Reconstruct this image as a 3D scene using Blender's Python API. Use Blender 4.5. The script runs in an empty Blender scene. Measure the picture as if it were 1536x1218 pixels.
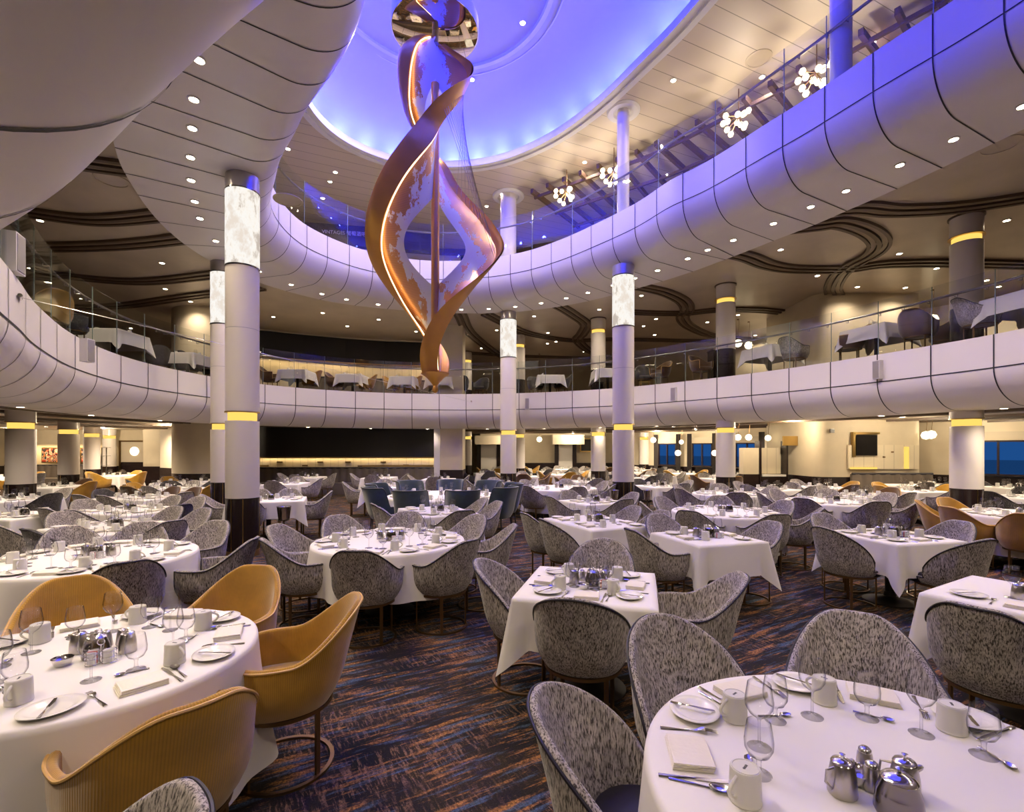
import bpy, math, random
from math import sin, cos, pi, radians, sqrt, atan2, degrees
from mathutils import Vector, Matrix, noise
random.seed(7)
SC = bpy.context.scene
COL = SC.collection
F, EYE, CX, HY = 730.0, 1.75, 768.0, 673.0
def at(x, y, z):                       # image point lying at height z -> plan position
    d = F * (z - EYE) / (HY - y)
    return ((x - CX) / F * d, d)

# ------------------------------------------------------------------ materials
def new_mat(name):
    m = bpy.data.materials.new(name); m.use_nodes = True
    nt = m.node_tree; nt.nodes.clear()
    out = nt.nodes.new('ShaderNodeOutputMaterial')
    return m, nt, out
def link(nt, a, b): nt.links.new(a, b)
def pbr(name, col, rough=.5, metal=0.0, bump=0.0, bscale=40.0, spec=.5, vary=0.0, vscale=3.0, sheen=0.0, coat=0.0):
    m, nt, out = new_mat(name)
    b = nt.nodes.new('ShaderNodeBsdfPrincipled')
    b.inputs['Base Color'].default_value = (*col, 1); b.inputs['Roughness'].default_value = rough
    b.inputs['Metallic'].default_value = metal; b.inputs['Specular IOR Level'].default_value = spec
    if sheen: b.inputs['Sheen Weight'].default_value = sheen
    if coat: b.inputs['Coat Weight'].default_value = coat
    link(nt, b.outputs[0], out.inputs[0])
    if bump or vary:
        tc = nt.nodes.new('ShaderNodeTexCoord')
    if vary:
        n = nt.nodes.new('ShaderNodeTexNoise'); n.inputs['Scale'].default_value = vscale; n.inputs['Detail'].default_value = 4
        link(nt, tc.outputs['Object'], n.inputs['Vector'])
        r = nt.nodes.new('ShaderNodeValToRGB')
        r.color_ramp.elements[0].position = .3; r.color_ramp.elements[1].position = .7
        r.color_ramp.elements[0].color = (*[c * (1 - vary) for c in col], 1); r.color_ramp.elements[1].color = (*[min(1, c * (1 + vary)) for c in col], 1)
        link(nt, n.outputs[0], r.inputs[0]); link(nt, r.outputs[0], b.inputs['Base Color'])
    if bump:
        n2 = nt.nodes.new('ShaderNodeTexNoise'); n2.inputs['Scale'].default_value = bscale
        link(nt, tc.outputs['Object'], n2.inputs['Vector'])
        bp = nt.nodes.new('ShaderNodeBump'); bp.inputs['Strength'].default_value = bump; bp.inputs['Distance'].default_value = .01
        link(nt, n2.outputs[0], bp.inputs['Height']); link(nt, bp.outputs[0], b.inputs['Normal'])
    return m
def emit(name, col, s):
    m, nt, out = new_mat(name)
    e = nt.nodes.new('ShaderNodeEmission'); e.inputs[0].default_value = (*col, 1); e.inputs[1].default_value = s
    link(nt, e.outputs[0], out.inputs[0]); return m
def glass(name, tint, edge, gloss=.06, base=.03):
    m, nt, out = new_mat(name)
    t = nt.nodes.new('ShaderNodeBsdfTransparent'); g = nt.nodes.new('ShaderNodeBsdfGlossy'); g.inputs['Roughness'].default_value = .02
    lw = nt.nodes.new('ShaderNodeLayerWeight'); lw.inputs[0].default_value = .5
    r = nt.nodes.new('ShaderNodeValToRGB'); r.color_ramp.elements[0].color = (*tint, 1); r.color_ramp.elements[1].color = (*edge, 1)
    r.color_ramp.elements[0].position = .40; r.color_ramp.elements[1].position = .93
    link(nt, lw.outputs['Facing'], r.inputs[0]); link(nt, r.outputs[0], t.inputs[0])
    l2 = nt.nodes.new('ShaderNodeLayerWeight'); l2.inputs[0].default_value = .5
    pw = nt.nodes.new('ShaderNodeMath'); pw.operation = 'POWER'; pw.inputs[1].default_value = 4.5; link(nt, l2.outputs['Facing'], pw.inputs[0])
    ma = nt.nodes.new('ShaderNodeMath'); ma.operation = 'MULTIPLY_ADD'; ma.inputs[1].default_value = gloss; ma.inputs[2].default_value = base; ma.use_clamp = True
    link(nt, pw.outputs[0], ma.inputs[0])
    mx = nt.nodes.new('ShaderNodeMixShader'); link(nt, ma.outputs[0], mx.inputs[0]); link(nt, t.outputs[0], mx.inputs[1]); link(nt, g.outputs[0], mx.inputs[2])
    link(nt, mx.outputs[0], out.inputs[0]); return m
def noise_ramp(nt, vec, scale3, rot, nscale, stops, detail=3, rough=.55):
    mp = nt.nodes.new('ShaderNodeMapping'); mp.inputs['Scale'].default_value = scale3; mp.inputs['Rotation'].default_value = rot
    link(nt, vec, mp.inputs[0])
    n = nt.nodes.new('ShaderNodeTexNoise'); n.inputs['Scale'].default_value = nscale; n.inputs['Detail'].default_value = detail; n.inputs['Roughness'].default_value = rough
    link(nt, mp.outputs[0], n.inputs['Vector'])
    r = nt.nodes.new('ShaderNodeValToRGB'); cr = r.color_ramp
    while len(cr.elements) < len(stops): cr.elements.new(.5)
    for e, (p, c) in zip(cr.elements, stops): e.position = p; e.color = (*c, 1)
    link(nt, n.outputs[0], r.inputs[0]); return r.outputs[0]
def mixc(nt, fac, a, b, mode='MIX'):
    m = nt.nodes.new('ShaderNodeMix'); m.data_type = 'RGBA'; m.blend_type = mode
    for s, v in ((m.inputs[0], fac), (m.inputs[6], a), (m.inputs[7], b)):
        if isinstance(v, (int, float)): s.default_value = v
        elif isinstance(v, tuple): s.default_value = (*v, 1)
        else: link(nt, v, s)
    return m.outputs[2]
def rgb_mat(name, rough=.8, spec=.3, metal=0.0, sheen=0.0):
    m, nt, out = new_mat(name)
    b = nt.nodes.new('ShaderNodeBsdfPrincipled'); b.inputs['Roughness'].default_value = rough; b.inputs['Specular IOR Level'].default_value = spec
    b.inputs['Metallic'].default_value = metal; b.inputs['Sheen Weight'].default_value = sheen
    link(nt, b.outputs[0], out.inputs[0])
    tc = nt.nodes.new('ShaderNodeTexCoord')
    return m, nt, b, tc
def tweed(name, light, dark, lo=.40, hi=.56):
    m, nt, b, tc = rgb_mat(name, .9, .2, sheen=.2)
    c = noise_ramp(nt, tc.outputs['Object'], (1, 1, .16), (0, 0, 0), 165, [(lo, dark), (hi, light)], 3, .6)
    c2 = noise_ramp(nt, tc.outputs['Object'], (1, 1, .3), (0, 0, 0), 22, [(.35, (.62, .62, .62)), (.65, (1, 1, 1))], 2)
    c = mixc(nt, .8, c, c2, 'MULTIPLY')
    link(nt, c, b.inputs['Base Color']); return m
def cord(name, col):
    m, nt, b, tc = rgb_mat(name, .75, .25, sheen=.5)
    w = nt.nodes.new('ShaderNodeTexWave'); w.bands_direction = 'X'; w.inputs['Scale'].default_value = 46; w.inputs['Distortion'].default_value = .1
    link(nt, tc.outputs['UV'], w.inputs['Vector'])
    r = nt.nodes.new('ShaderNodeValToRGB'); r.color_ramp.elements[0].color = (*[x * .80 for x in col], 1); r.color_ramp.elements[1].color = (*col, 1)
    r.color_ramp.elements[0].position = .1; r.color_ramp.elements[1].position = .6
    link(nt, w.outputs[0], r.inputs[0])
    v = noise_ramp(nt, tc.outputs['Object'], (1, 1, 1), (0, 0, 0), 7, [(.35, (.78, .78, .78)), (.65, (1, 1, 1))])
    link(nt, mixc(nt, 1, r.outputs[0], v, 'MULTIPLY'), b.inputs['Base Color'])
    bp = nt.nodes.new('ShaderNodeBump'); bp.inputs['Strength'].default_value = .25; bp.inputs['Distance'].default_value = .003
    link(nt, w.outputs[0], bp.inputs['Height']); link(nt, bp.outputs[0], b.inputs['Normal']); return m
M = {}
M['fascia'] = pbr('white_fascia_panel', (.72, .68, .68), .38)
M['seam'] = pbr('dark_seam', (.02, .02, .025), .6)
M['ceil2'] = pbr('pearl_ceiling', (.52, .45, .36), .33, vary=.10, vscale=1.2, spec=.6)
M['mould'] = pbr('bronze_moulding', (.10, .068, .045), .45)
M['mould2'] = pbr('taupe_moulding', (.24, .185, .13), .4)
M['wall'] = pbr('cream_wall', (.60, .52, .38), .6, vary=.04)
M['wallpanel'] = pbr('cream_panel', (.68, .60, .46), .5)
M['black'] = pbr('dark_wainscot', (.018, .010, .010), .25)
M['blackwall'] = pbr('black_curtain_wall', (.006, .006, .008), .5)
M['shaft'] = pbr('pearl_column', (.70, .65, .60), .34)
M['collar'] = pbr('satin_collar', (.42, .40, .42), .3, metal=.6)
M['brass'] = pbr('brushed_brass', (.55, .38, .14), .32, metal=1)
M['bronze'] = pbr('antique_bronze', (.20, .12, .05), .38, metal=.9)
M['chrome'] = pbr('polished_steel', (.75, .73, .72), .12, metal=1)
M['steel'] = pbr('satin_steel', (.50, .47, .44), .28, metal=1)
M['pewter'] = pbr('dark_pewter', (.22, .20, .19), .15, metal=1)
M['cloth'] = pbr('white_linen', (.80, .77, .75), .85, bump=.15, bscale=5)
M['napkin'] = pbr('napkin_linen', (.80, .75, .66), .9, bump=.2, bscale=60)
M['china'] = pbr('white_china', (.80, .78, .74), .18, spec=.6)
M['mug'] = pbr('ribbed_china', (.66, .645, .60), .35)
M['ink'] = pbr('grey_print', (.08, .08, .09), .5)
M['glass'] = glass('clear_glassware', (.97, .97, .97), (.36, .36, .39), .8, .06)
M['rail_glass'] = glass('balustrade_glass', (.95, .96, .95), (.86, .90, .88), .6, .035)
M['rail_edge'] = pbr('glass_edge', (.22, .28, .27), .15)
M['rail'] = pbr('handrail_steel', (.30, .28, .30), .3, metal=.9)
M['goldband'] = emit('lit_gold_band', (1, .62, .13), .45)
M['lamp'] = emit('warm_lamp', (1, .80, .52), 26)
M['globe'] = emit('warm_globe', (1, .80, .48), 1.7)
M['ledwarm'] = emit('warm_led_strip', (1, .60, .26), 2.6)
M['cove'] = emit('cove_strip', (1, .72, .3), 1.6)
M['wood'] = pbr('table_wood', (.03, .022, .018), .5)
M['tweed'] = tweed('grey_tweed', (.54, .49, .45), (.06, .052, .05), .38, .56)
M['tweedin'] = tweed('pale_tweed', (.68, .62, .56), (.07, .06, .055), .36, .50)  # grey tweed lightened for light falling inside the shells; unused
M['pipe'] = pbr('navy_piping', (.012, .010, .02), .5)
M['gpipe'] = pbr('gold_piping', (.62, .38, .12), .5)
M['mustard'] = cord('mustard_corduroy', (.50, .265, .022))
M['brown'] = cord('brown_velvet', (.12, .055, .018))
M['navyseat'] = pbr('dark_vinyl', (.02, .018, .028), .5)
M['teal'] = pbr('slate_blue_velvet', (.020, .042, .062), .6, sheen=.6, vary=.3, vscale=8)
M['charcoal'] = tweed('charcoal_tweed', (.13, .12, .12), (.03, .03, .03))
M['banq'] = pbr('taupe_upholstery', (.13, .105, .085), .75, vary=.1)
M['white'] = pbr('white_housing', (.68, .66, .68), .4)
M['screen'] = pbr('tv_screen', (.012, .011, .011), .12)
M['curtain'] = pbr('dark_curtain', (.03, .024, .022), .9)
M['blind'] = pbr('roller_blind', (.50, .44, .34), .8)
M['sea'] = emit('dusk_sea', (.012, .065, .22), .22)
M['skydusk'] = emit('dusk_sky', (.02, .12, .42), .22)
M['pergola'] = pbr('dark_wood_beam', (.10, .06, .04), .5)
M['mirror'] = pbr('gold_mirror', (.86, .74, .56), .03, metal=1)
M['copper'] = pbr('copper_skin', (.58, .29, .05), .42, metal=.6, vary=.1, vscale=2)
M['domelip'] = pbr('dome_plaster', (.74, .74, .78), .8)
def mk_dome():
    return pbr('dome_paint', (.60, .60, .62), .6)
M['dome'] = mk_dome()
def mk_lantern():
    m, nt, out = new_mat('backlit_marble')
    tc = nt.nodes.new('ShaderNodeTexCoord')
    c = noise_ramp(nt, tc.outputs['Object'], (1, 1, .55), (.5, .3, 0), 3.2, [(.40, (.60, .52, .45)), (.47, (1, .93, .84)), (.52, (1, .97, .92)), (.62, (.86, .76, .66))], 6, .65)
    e = nt.nodes.new('ShaderNodeEmission'); e.inputs[1].default_value = .36
    link(nt, c, e.inputs[0]); link(nt, e.outputs[0], out.inputs[0]); return m
M['lantern'] = mk_lantern()
def mk_patina():
    m, nt, b, tc = rgb_mat('patinated_copper', .38, .5, .55)
    uv = nt.nodes.new('ShaderNodeSeparateXYZ'); link(nt, tc.outputs['UV'], uv.inputs[0])
    n = nt.nodes.new('ShaderNodeTexNoise'); n.inputs['Scale'].default_value = 2.6; n.inputs['Detail'].default_value = 9; n.inputs['Roughness'].default_value = .68
    mp = nt.nodes.new('ShaderNodeMapping'); mp.inputs['Scale'].default_value = (1, 1, .55); mp.inputs['Rotation'].default_value = (0, .5, 0)
    link(nt, tc.outputs['Object'], mp.inputs[0]); link(nt, mp.outputs[0], n.inputs['Vector'])
    a = nt.nodes.new('ShaderNodeMath'); a.operation = 'MULTIPLY_ADD'; a.inputs[1].default_value = -.30; link(nt, uv.outputs[1], a.inputs[0]); link(nt, n.outputs[0], a.inputs[2])
    r = nt.nodes.new('ShaderNodeValToRGB'); r.color_ramp.elements[0].position = .375; r.color_ramp.elements[1].position = .39
    link(nt, a.outputs[0], r.inputs[0])
    w = nt.nodes.new('ShaderNodeTexWave'); w.bands_direction = 'X'; w.inputs['Scale'].default_value = 75; link(nt, tc.outputs['UV'], w.inputs['Vector'])
    cop = mixc(nt, w.outputs[0], (.60, .30, .12), (.72, .38, .17))
    link(nt, mixc(nt, r.outputs[0], cop, (.82, .80, .80)), b.inputs['Base Color'])
    inv = nt.nodes.new('ShaderNodeMath'); inv.operation = 'MULTIPLY_ADD'; inv.inputs[1].default_value = -.6; inv.inputs[2].default_value = .6
    link(nt, r.outputs[0], inv.inputs[0]); link(nt, inv.outputs[0], b.inputs['Metallic'])
    return m
M['patina'] = mk_patina()
def mk_carpet():
    m, nt, b, tc = rgb_mat('patterned_carpet', .95, .1)
    mp0 = nt.nodes.new('ShaderNodeMapping'); mp0.inputs['Rotation'].default_value = (0, 0, radians(-30)); link(nt, tc.outputs['Object'], mp0.inputs[0])
    v = mp0.outputs[0]
    base = noise_ramp(nt, v, (1, 1, 1), (0, 0, 0), 1.3, [(.35, (.012, .014, .020)), (.65, (.040, .030, .024))])
    fine = noise_ramp(nt, v, (1.2, 1, 1), (0, 0, 0), 55, [(.38, (.0, .0, .0)), (.62, (1, 1, 1))], 2)
    hatch = noise_ramp(nt, v, (11, 1.6, 1), (0, 0, 0), 4.2, [(.50, (0, 0, 0)), (.58, (1, 1, 1))], 4, .7)
    hz = noise_ramp(nt, v, (.35, 2.0, 1), (0, 0, 0), 1.5, [(.46, (0, 0, 0)), (.58, (1, 1, 1))], 2)
    streak = noise_ramp(nt, v, (1.3, 9, 1), (0, 0, 0), 1.7, [(.52, (0, 0, 0)), (.62, (1, 1, 1))], 5, .72)
    streakb = noise_ramp(nt, v, (1.3, 10, 1), (0, 0, 0), 1.55, [(.53, (0, 0, 0)), (.64, (1, 1, 1))], 4, .65)
    hm = mixc(nt, 1, hatch, hz, 'MULTIPLY')
    c = mixc(nt, mixc(nt, .7, hm, fine, 'MULTIPLY'), base, (.24, .14, .085))
    c = mixc(nt, mixc(nt, .6, streakb, fine, 'MULTIPLY'), c, (.085, .13, .20))
    c = mixc(nt, mixc(nt, .75, streak, fine, 'MULTIPLY'), c, (.44, .20, .06))
    g = noise_ramp(nt, v, (1, 1, 1), (0, 0, 0), 140, [(.3, (.55, .55, .55)), (.7, (1.25, 1.25, 1.25))])
    link(nt, mixc(nt, 1, c, g, 'MULTIPLY'), b.inputs['Base Color']); return m
M['carpet'] = mk_carpet()
def mk_lines(name, col, rot, pitch, dark=.35, w=.035, rough=.4):
    m, nt, b, tc = rgb_mat(name, rough, .5)
    mp = nt.nodes.new('ShaderNodeMapping'); mp.inputs['Rotation'].default_value = (0, 0, rot); link(nt, tc.outputs['Object'], mp.inputs[0])
    s = nt.nodes.new('ShaderNodeSeparateXYZ'); link(nt, mp.outputs[0], s.inputs[0])
    d = nt.nodes.new('ShaderNodeMath'); d.operation = 'DIVIDE'; d.inputs[1].default_value = pitch; link(nt, s.outputs[1], d.inputs[0])
    fr = nt.nodes.new('ShaderNodeMath'); fr.operation = 'FRACT'; link(nt, d.outputs[0], fr.inputs[0])
    lt = nt.nodes.new('ShaderNodeMath'); lt.operation = 'LESS_THAN'; lt.inputs[1].default_value = w; link(nt, fr.outputs[0], lt.inputs[0])
    link(nt, mixc(nt, lt.outputs[0], col, tuple(c * dark for c in col)), b.inputs['Base Color']); return m
M['ceil3'] = mk_lines('plank_ceiling', (.60, .53, .45), radians(-24), .42)
M['wallslat'] = mk_lines('slatted_panel', (.66, .58, .43), radians(90), .30, .55, .04, .5)
def mk_art():
    m, nt, b, tc = rgb_mat('abstract_print', .5, .4)
    c = noise_ramp(nt, tc.outputs['Object'], (1, 1, 1), (0, 0, 0), 3.4, [(.36, (.02, .015, .02)), (.44, (.55, .06, .03)), (.50, (.72, .60, .42)), (.56, (.03, .03, .06)), (.64, (.60, .20, .05))], 1, .4)
    for n in nt.nodes:
        if n.type == 'VALTORGB': n.color_ramp.interpolation = 'CONSTANT'
        if n.type == 'TEX_NOISE': n.inputs['Distortion'].default_value = 1.6
    link(nt, c, b.inputs['Base Color']); return m
M['art'] = mk_art()

# ------------------------------------------------------------------ mesh building
class MB:
    def __init__(s): s.v = []; s.f = []; s.m = []; s.uv = {}; s.cur = 0
    def add(s, vs, fs, mi=None):
        b = len(s.v); s.v += [tuple(p) for p in vs]; s.f += [tuple(b + i for i in f) for f in fs]
        s.m += [s.cur if mi is None else mi] * len(fs); return b
    def box(s, c, d, rz=0.0, mi=None):
        x, y, z = d[0] / 2, d[1] / 2, d[2] / 2; cr, sr = cos(rz), sin(rz)
        vs = []
        for a, b, e in ((-1,-1,-1),(1,-1,-1),(1,1,-1),(-1,1,-1),(-1,-1,1),(1,-1,1),(1,1,1),(-1,1,1)):
            px, py = a * x, b * y; vs.append((c[0] + px * cr - py * sr, c[1] + px * sr + py * cr, c[2] + e * z))
        s.add(vs, [(3,2,1,0),(4,5,6,7),(0,1,5,4),(1,2,6,5),(2,3,7,6),(3,0,4,7)], mi); return s
    def lathe(s, prof, n=24, c=(0, 0, 0), mi=None, sx=1.0, sy=1.0, a0=0.0, openend=False):
        vs = []; fs = []; k = len(prof)
        for i in range(n):
            a = a0 + 2 * pi * i / n
            for r, z in prof: vs.append((c[0] + r * cos(a) * sx, c[1] + r * sin(a) * sy, c[2] + z))
        for i in range(n):
            j = (i + 1) % n
            for q in range(k - 1): fs.append((i * k + q, j * k + q, j * k + q + 1, i * k + q + 1))
        if prof[0][0] > 1e-5: fs.append(tuple(i * k for i in reversed(range(n))))
        if prof[-1][0] > 1e-5 and not openend: fs.append(tuple(i * k + k - 1 for i in range(n)))
        s.add(vs, fs, mi); return s
    def tube(s, pts, r, n=8, closed=False, mi=None, cap=True):
        pts = [Vector(p) for p in pts]; k = len(pts); vs = []; fs = []; up = None
        for i, p in enumerate(pts):
            if closed: t = pts[(i + 1) % k] - pts[i - 1]
            else: t = pts[min(i + 1, k - 1)] - pts[max(i - 1, 0)]
            t = t.normalized() if t.length > 1e-9 else Vector((0, 0, 1))
            if up is None: up = Vector((0, 0, 1)) if abs(t.z) < .9 else Vector((1, 0, 0))
            a = t.cross(up).normalized(); b = a.cross(t).normalized(); up = b
            rr = r[i] if isinstance(r, (list, tuple)) else r
            for q in range(n):
                w = 2 * pi * q / n; vs.append(p + a * (cos(w) * rr) + b * (sin(w) * rr))
        m = k if closed else k - 1
        for i in range(m):
            j = (i + 1) % k
            for q in range(n):
                fs.append((i * n + q, i * n + (q + 1) % n, j * n + (q + 1) % n, j * n + q))
        if not closed and cap: fs += [tuple(reversed(range(n))), tuple((k - 1) * n + q for q in range(n))]
        s.add(vs, fs, mi); return s
    def bar(s, pts, w, h, mi=None, closed=False):      # rectangular section swept along a horizontal path; w across, h up
        k = len(pts); vs = []; fs = []
        for i, p in enumerate(pts):
            q0 = pts[i - 1] if (closed or i) else pts[i]; q1 = pts[(i + 1) % k] if (closed or i < k - 1) else pts[i]
            tx, ty = q1[0] - q0[0], q1[1] - q0[1]; L = sqrt(tx * tx + ty * ty) or 1; nx, ny = -ty / L * w / 2, tx / L * w / 2
            z = p[2]; vs += [(p[0] - nx, p[1] - ny, z), (p[0] + nx, p[1] + ny, z), (p[0] + nx, p[1] + ny, z + h), (p[0] - nx, p[1] - ny, z + h)]
        for i in range(k if closed else k - 1):
            j = (i + 1) % k
            for q in range(4): fs.append((i * 4 + q, j * 4 + q, j * 4 + (q + 1) % 4, i * 4 + (q + 1) % 4))
        if not closed: fs += [(0, 1, 2, 3), ((k - 1) * 4 + 3, (k - 1) * 4 + 2, (k - 1) * 4 + 1, (k - 1) * 4)]
        s.add(vs, fs, mi); return s
    def grid(s, fn, nu, nv, cu=False, mi=None, flip=False, uv=False):
        us = nu if cu else nu + 1; b0 = len(s.v)
        vs = [fn(i / nu, j / nv) for i in range(us) for j in range(nv + 1)]
        fs = []
        for i in range(nu):
            i2 = (i + 1) % us
            for j in range(nv):
                f = (i * (nv + 1) + j, i2 * (nv + 1) + j, i2 * (nv + 1) + j + 1, i * (nv + 1) + j + 1)
                fs.append(tuple(reversed(f)) if flip else f)
        s.add(vs, fs, mi)
        if uv:
            for i in range(us):
                for j in range(nv + 1): s.uv[b0 + i * (nv + 1) + j] = (i / nu, j / nv)
        return s
    def mesh(s, name, mats, smooth=True, sharp=.7):
        me = bpy.data.meshes.new(name); me.from_pydata(s.v, [], s.f)
        for m in (mats if isinstance(mats, (list, tuple)) else [mats]): me.materials.append(M[m])
        if any(s.m): me.polygons.foreach_set('material_index', s.m)
        if s.uv:
            l = me.uv_layers.new(name='UVMap')
            for lp in me.loops: l.data[lp.index].uv = s.uv.get(lp.vertex_index, (0, 0))
        if smooth:
            me.polygons.foreach_set('use_smooth', [True] * len(me.polygons)); me.set_sharp_from_angle(angle=sharp)
        me.update(); return me
def obj(name, me, parent=None, loc=(0, 0, 0), rz=0.0):
    o = bpy.data.objects.new(name, me); COL.objects.link(o)
    o.location = loc; o.rotation_euler = (0, 0, rz)
    if parent: o.parent = parent
    return o
def tag(o, label, cat, group=None, kind=None):
    o['label'] = label; o['category'] = cat
    if group: o['group'] = group
    if kind: o['kind'] = kind
    return o
def struct(name, me, loc=(0, 0, 0), rz=0.0, parent=None):
    o = obj(name, me, parent, loc, rz)
    if not parent: o['kind'] = 'structure'
    return o
def kit_new(name, parts):               # parts: (name, mesh, [subparts]) ; first copy lives off-list until placed
    return (name, parts)
def place(kit, loc, rz, label, cat, group=None):
    name, parts = kit
    if isinstance(parts, bpy.types.Mesh):
        o = obj(name, parts, None, loc, rz); return tag(o, label, cat, group)
    o = obj(name, None, None, loc, rz); tag(o, label, cat, group)
    for p in parts:
        c = obj(p[0], p[1], o)
        if len(p) > 2:
            for q in p[2]: obj(q[0], q[1], c)
    return o
M['bluepanel'] = pbr('blue_glazing', (.03, .05, .20), .15)  # navy base stands in for the blue reflected in the glass
M['loungewall'] = pbr('lounge_joinery', (.10, .075, .06), .35)
M['signboard'] = pbr('sign_board', (.04, .028, .022), .5)
M['letters'] = pbr('pale_letters', (.55, .52, .50), .5)
M['sachet'] = pbr('paper_sachet', (.75, .74, .74), .7)
M['redsachet'] = pbr('red_sachet', (.6, .08, .04), .6)
DOME_W, W_SOF3, W_SOF2, W_C2, W_C3, W_C1, EXPO = 2100.0, 70.0, 20.0, 40.0, 35.0, 46.0, 1.45
M['upfloor'] = pbr('upper_lobby_floor', (.34, .30, .26), .4)  # unseen floor, made paler to bounce light onto the upper ceiling
# ------------------------------------------------------------------ plan curves
C0 = Vector((-.3, 8.0))
NS = 240
def polar(pts, smooth=3):
    a = sorted((atan2(y - C0.y, x - C0.x) % (2 * pi), sqrt((x - C0.x) ** 2 + (y - C0.y) ** 2)) for x, y in pts)
    n = len(a); out = []
    for i in range(NS):
        t = 2 * pi * i / NS
        k = next((q for q in range(n) if a[q][0] > t), 0)
        def g(q):
            w = q // n; return (a[q % n][0] + 2 * pi * w, a[q % n][1])
        kk = k if a[k][0] > t else n
        p0, p1, p2, p3 = g(kk - 2), g(kk - 1), g(kk), g(kk + 1)
        tt = t
        u = (tt - p1[0]) / (p2[0] - p1[0])
        m1 = (p2[1] - p0[1]) / (p2[0] - p0[0]) * (p2[0] - p1[0]); m2 = (p3[1] - p1[1]) / (p3[0] - p1[0]) * (p2[0] - p1[0])
        out.append((2*u**3-3*u*u+1)*p1[1] + (u**3-2*u*u+u)*m1 + (-2*u**3+3*u*u)*p2[1] + (u**3-u*u)*m2)
    for _ in range(smooth): out = [(out[i-1] + 2 * out[i] + out[(i+1) % NS]) / 4 for i in range(NS)]
    return [Vector((C0.x + r * cos(2*pi*i/NS), C0.y + r * sin(2*pi*i/NS))) for i, r in enumerate(out)]
R2 = polar([(8.3,7.9),(7.95,9.1),(7.2,10.9),(6.2,12.6),(4.9,14.2),(3,15.9),(.63,17.0),(-2.5,17.35),(-5.6,16.5),(-7.6,14.7),(-8.25,12.5),(-8.3,10.8),(-7.8,9),(-6.9,7.3),(-6.3,6.4),(-5.6,5.5),(-4.6,4.2),(-3.3,3.0),(-1.85,2.13),(-.93,1.50),(-.30,1.10),(.35,.80),(1.35,.55),(3,.6),(4.9,1.7),(6.8,3.4),(8.0,5.6)], 5)
R3 = polar([(6.0,4.6),(5.6,6.0),(5.27,6.6),(4.99,7.22),(4.71,7.87),(4.38,8.46),(4.07,9.1),(3.71,9.71),(3.31,10.2),(2.95,10.96),(2.15,12.1),(1.31,13.1),(.21,14.0),(-1.87,14.6),(-3.2,14.4),(-4.4,13.6),(-4.83,13),(-5.1,12.5),(-5.27,11.85),(-5.25,11.1),(-5.1,10.3),(-4.3,8.9),(-3.15,7.3),(-1.8,5.7),(-.9,3.8),(-.2,1.5),(1.4,.2),(3.2,.2),(5.1,1.4),(6.0,3.0)], 5)
S3 = polar([(7.02,7.08),(6.8,7.75),(6.55,8.44),(6.26,9.09),(5.98,9.78),(5.57,10.4),(5.24,11.1),(4.86,11.7),(3.4,13.6),(1.4,15.3),(-.43,15.95),(-2.2,15.95),(-3.6,15.6),(-5.3,14.9),(-6.6,13.4),(-7.15,11.7),(-7.12,10.5),(-6.9,9.5),(-6.56,8.55),(-6.05,7.47),(-5.56,6.74),(-4.6,5.1),(-3.4,3.2),(-2.4,1.0),(-.6,-1.6),(1.5,-2.0),(4.3,-1.6),(6.8,.3),(7.6,2.8),(7.5,5.2)], 5)
D3 = polar([(4.0,6.6),(3.6,8.4),(3.2,9.4),(2.6,10.56),(1.85,11.85),(.75,13.1),(-.51,13.9),(-1.86,14.15),(-3.34,13.9),(-4.27,13.2),(-4.7,12.5),(-4.85,11.4),(-4.4,9.8),(-3.6,8.2),(-2.4,6.0),(-1.2,4.0),(.2,2.4),(2.0,2.0),(3.4,3.0),(4.05,4.8)], 6)
def normals(c):
    n = len(c); out = []
    for i in range(n):
        t = c[(i+2) % n] - c[i-2]; t.normalize(); out.append(Vector((t.y, -t.x)))
    return out
def offset(c, d):
    return [p + n * d for p, n in zip(c, normals(c))]
def cast(c, target):                   # from each rim point along its normal to the target outline
    out = []; m = len(target)
    for p, n in zip(c, normals(c)):
        best = None
        for i in range(m):
            a, b = target[i], target[(i+1) % m]; e = b - a
            den = n.x * e.y - n.y * e.x
            if abs(den) < 1e-9: continue
            w = a - p; t = (w.x * e.y - w.y * e.x) / den; u = (w.x * n.y - w.y * n.x) / den
            if t > .3 and -1e-6 <= u <= 1 + 1e-6 and (best is None or t < best): best = t
        out.append(best or 2.0)
    for _ in range(4): out = [(out[i-1] + 2*out[i] + out[(i+1) % len(out)]) / 4 for i in range(len(out))]
    return [p + n * d for p, n, d in zip(c, normals(c), out)]
XL, XR, YB, YF = -25.0, 20.0, -7.0, 36.0
def to_rect(p):
    d = p - C0; t = 1e9
    if d.x > 0: t = min(t, (XR - C0.x) / d.x)
    if d.x < 0: t = min(t, (XL - C0.x) / d.x)
    if d.y > 0: t = min(t, (YF - C0.y) / d.y)
    if d.y < 0: t = min(t, (YB - C0.y) / d.y)
    return C0 + d * t
def ring_mesh(name, inner, z, mat, thick=0, up=False, outer=None):
    mb = MB(); n = len(inner)
    o = outer or [to_rect(p) for p in inner]
    if not outer:      # put the four corners in
        for cx_, cy_ in ((XL, YB), (XL, YF), (XR, YB), (XR, YF)):
            i = min(range(n), key=lambda q: (o[q] - Vector((cx_, cy_))).length); o[i] = Vector((cx_, cy_))
    vs = [(p.x, p.y, z) for p in inner] + [(p.x, p.y, z) for p in o]
    fs = [(i, (i+1) % n, n + (i+1) % n, n + i) for i in range(n)]
    if up: fs = [tuple(reversed(f)) for f in fs]
    mb.add(vs, fs)
    return mb.mesh(name, mat, smooth=False)
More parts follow.
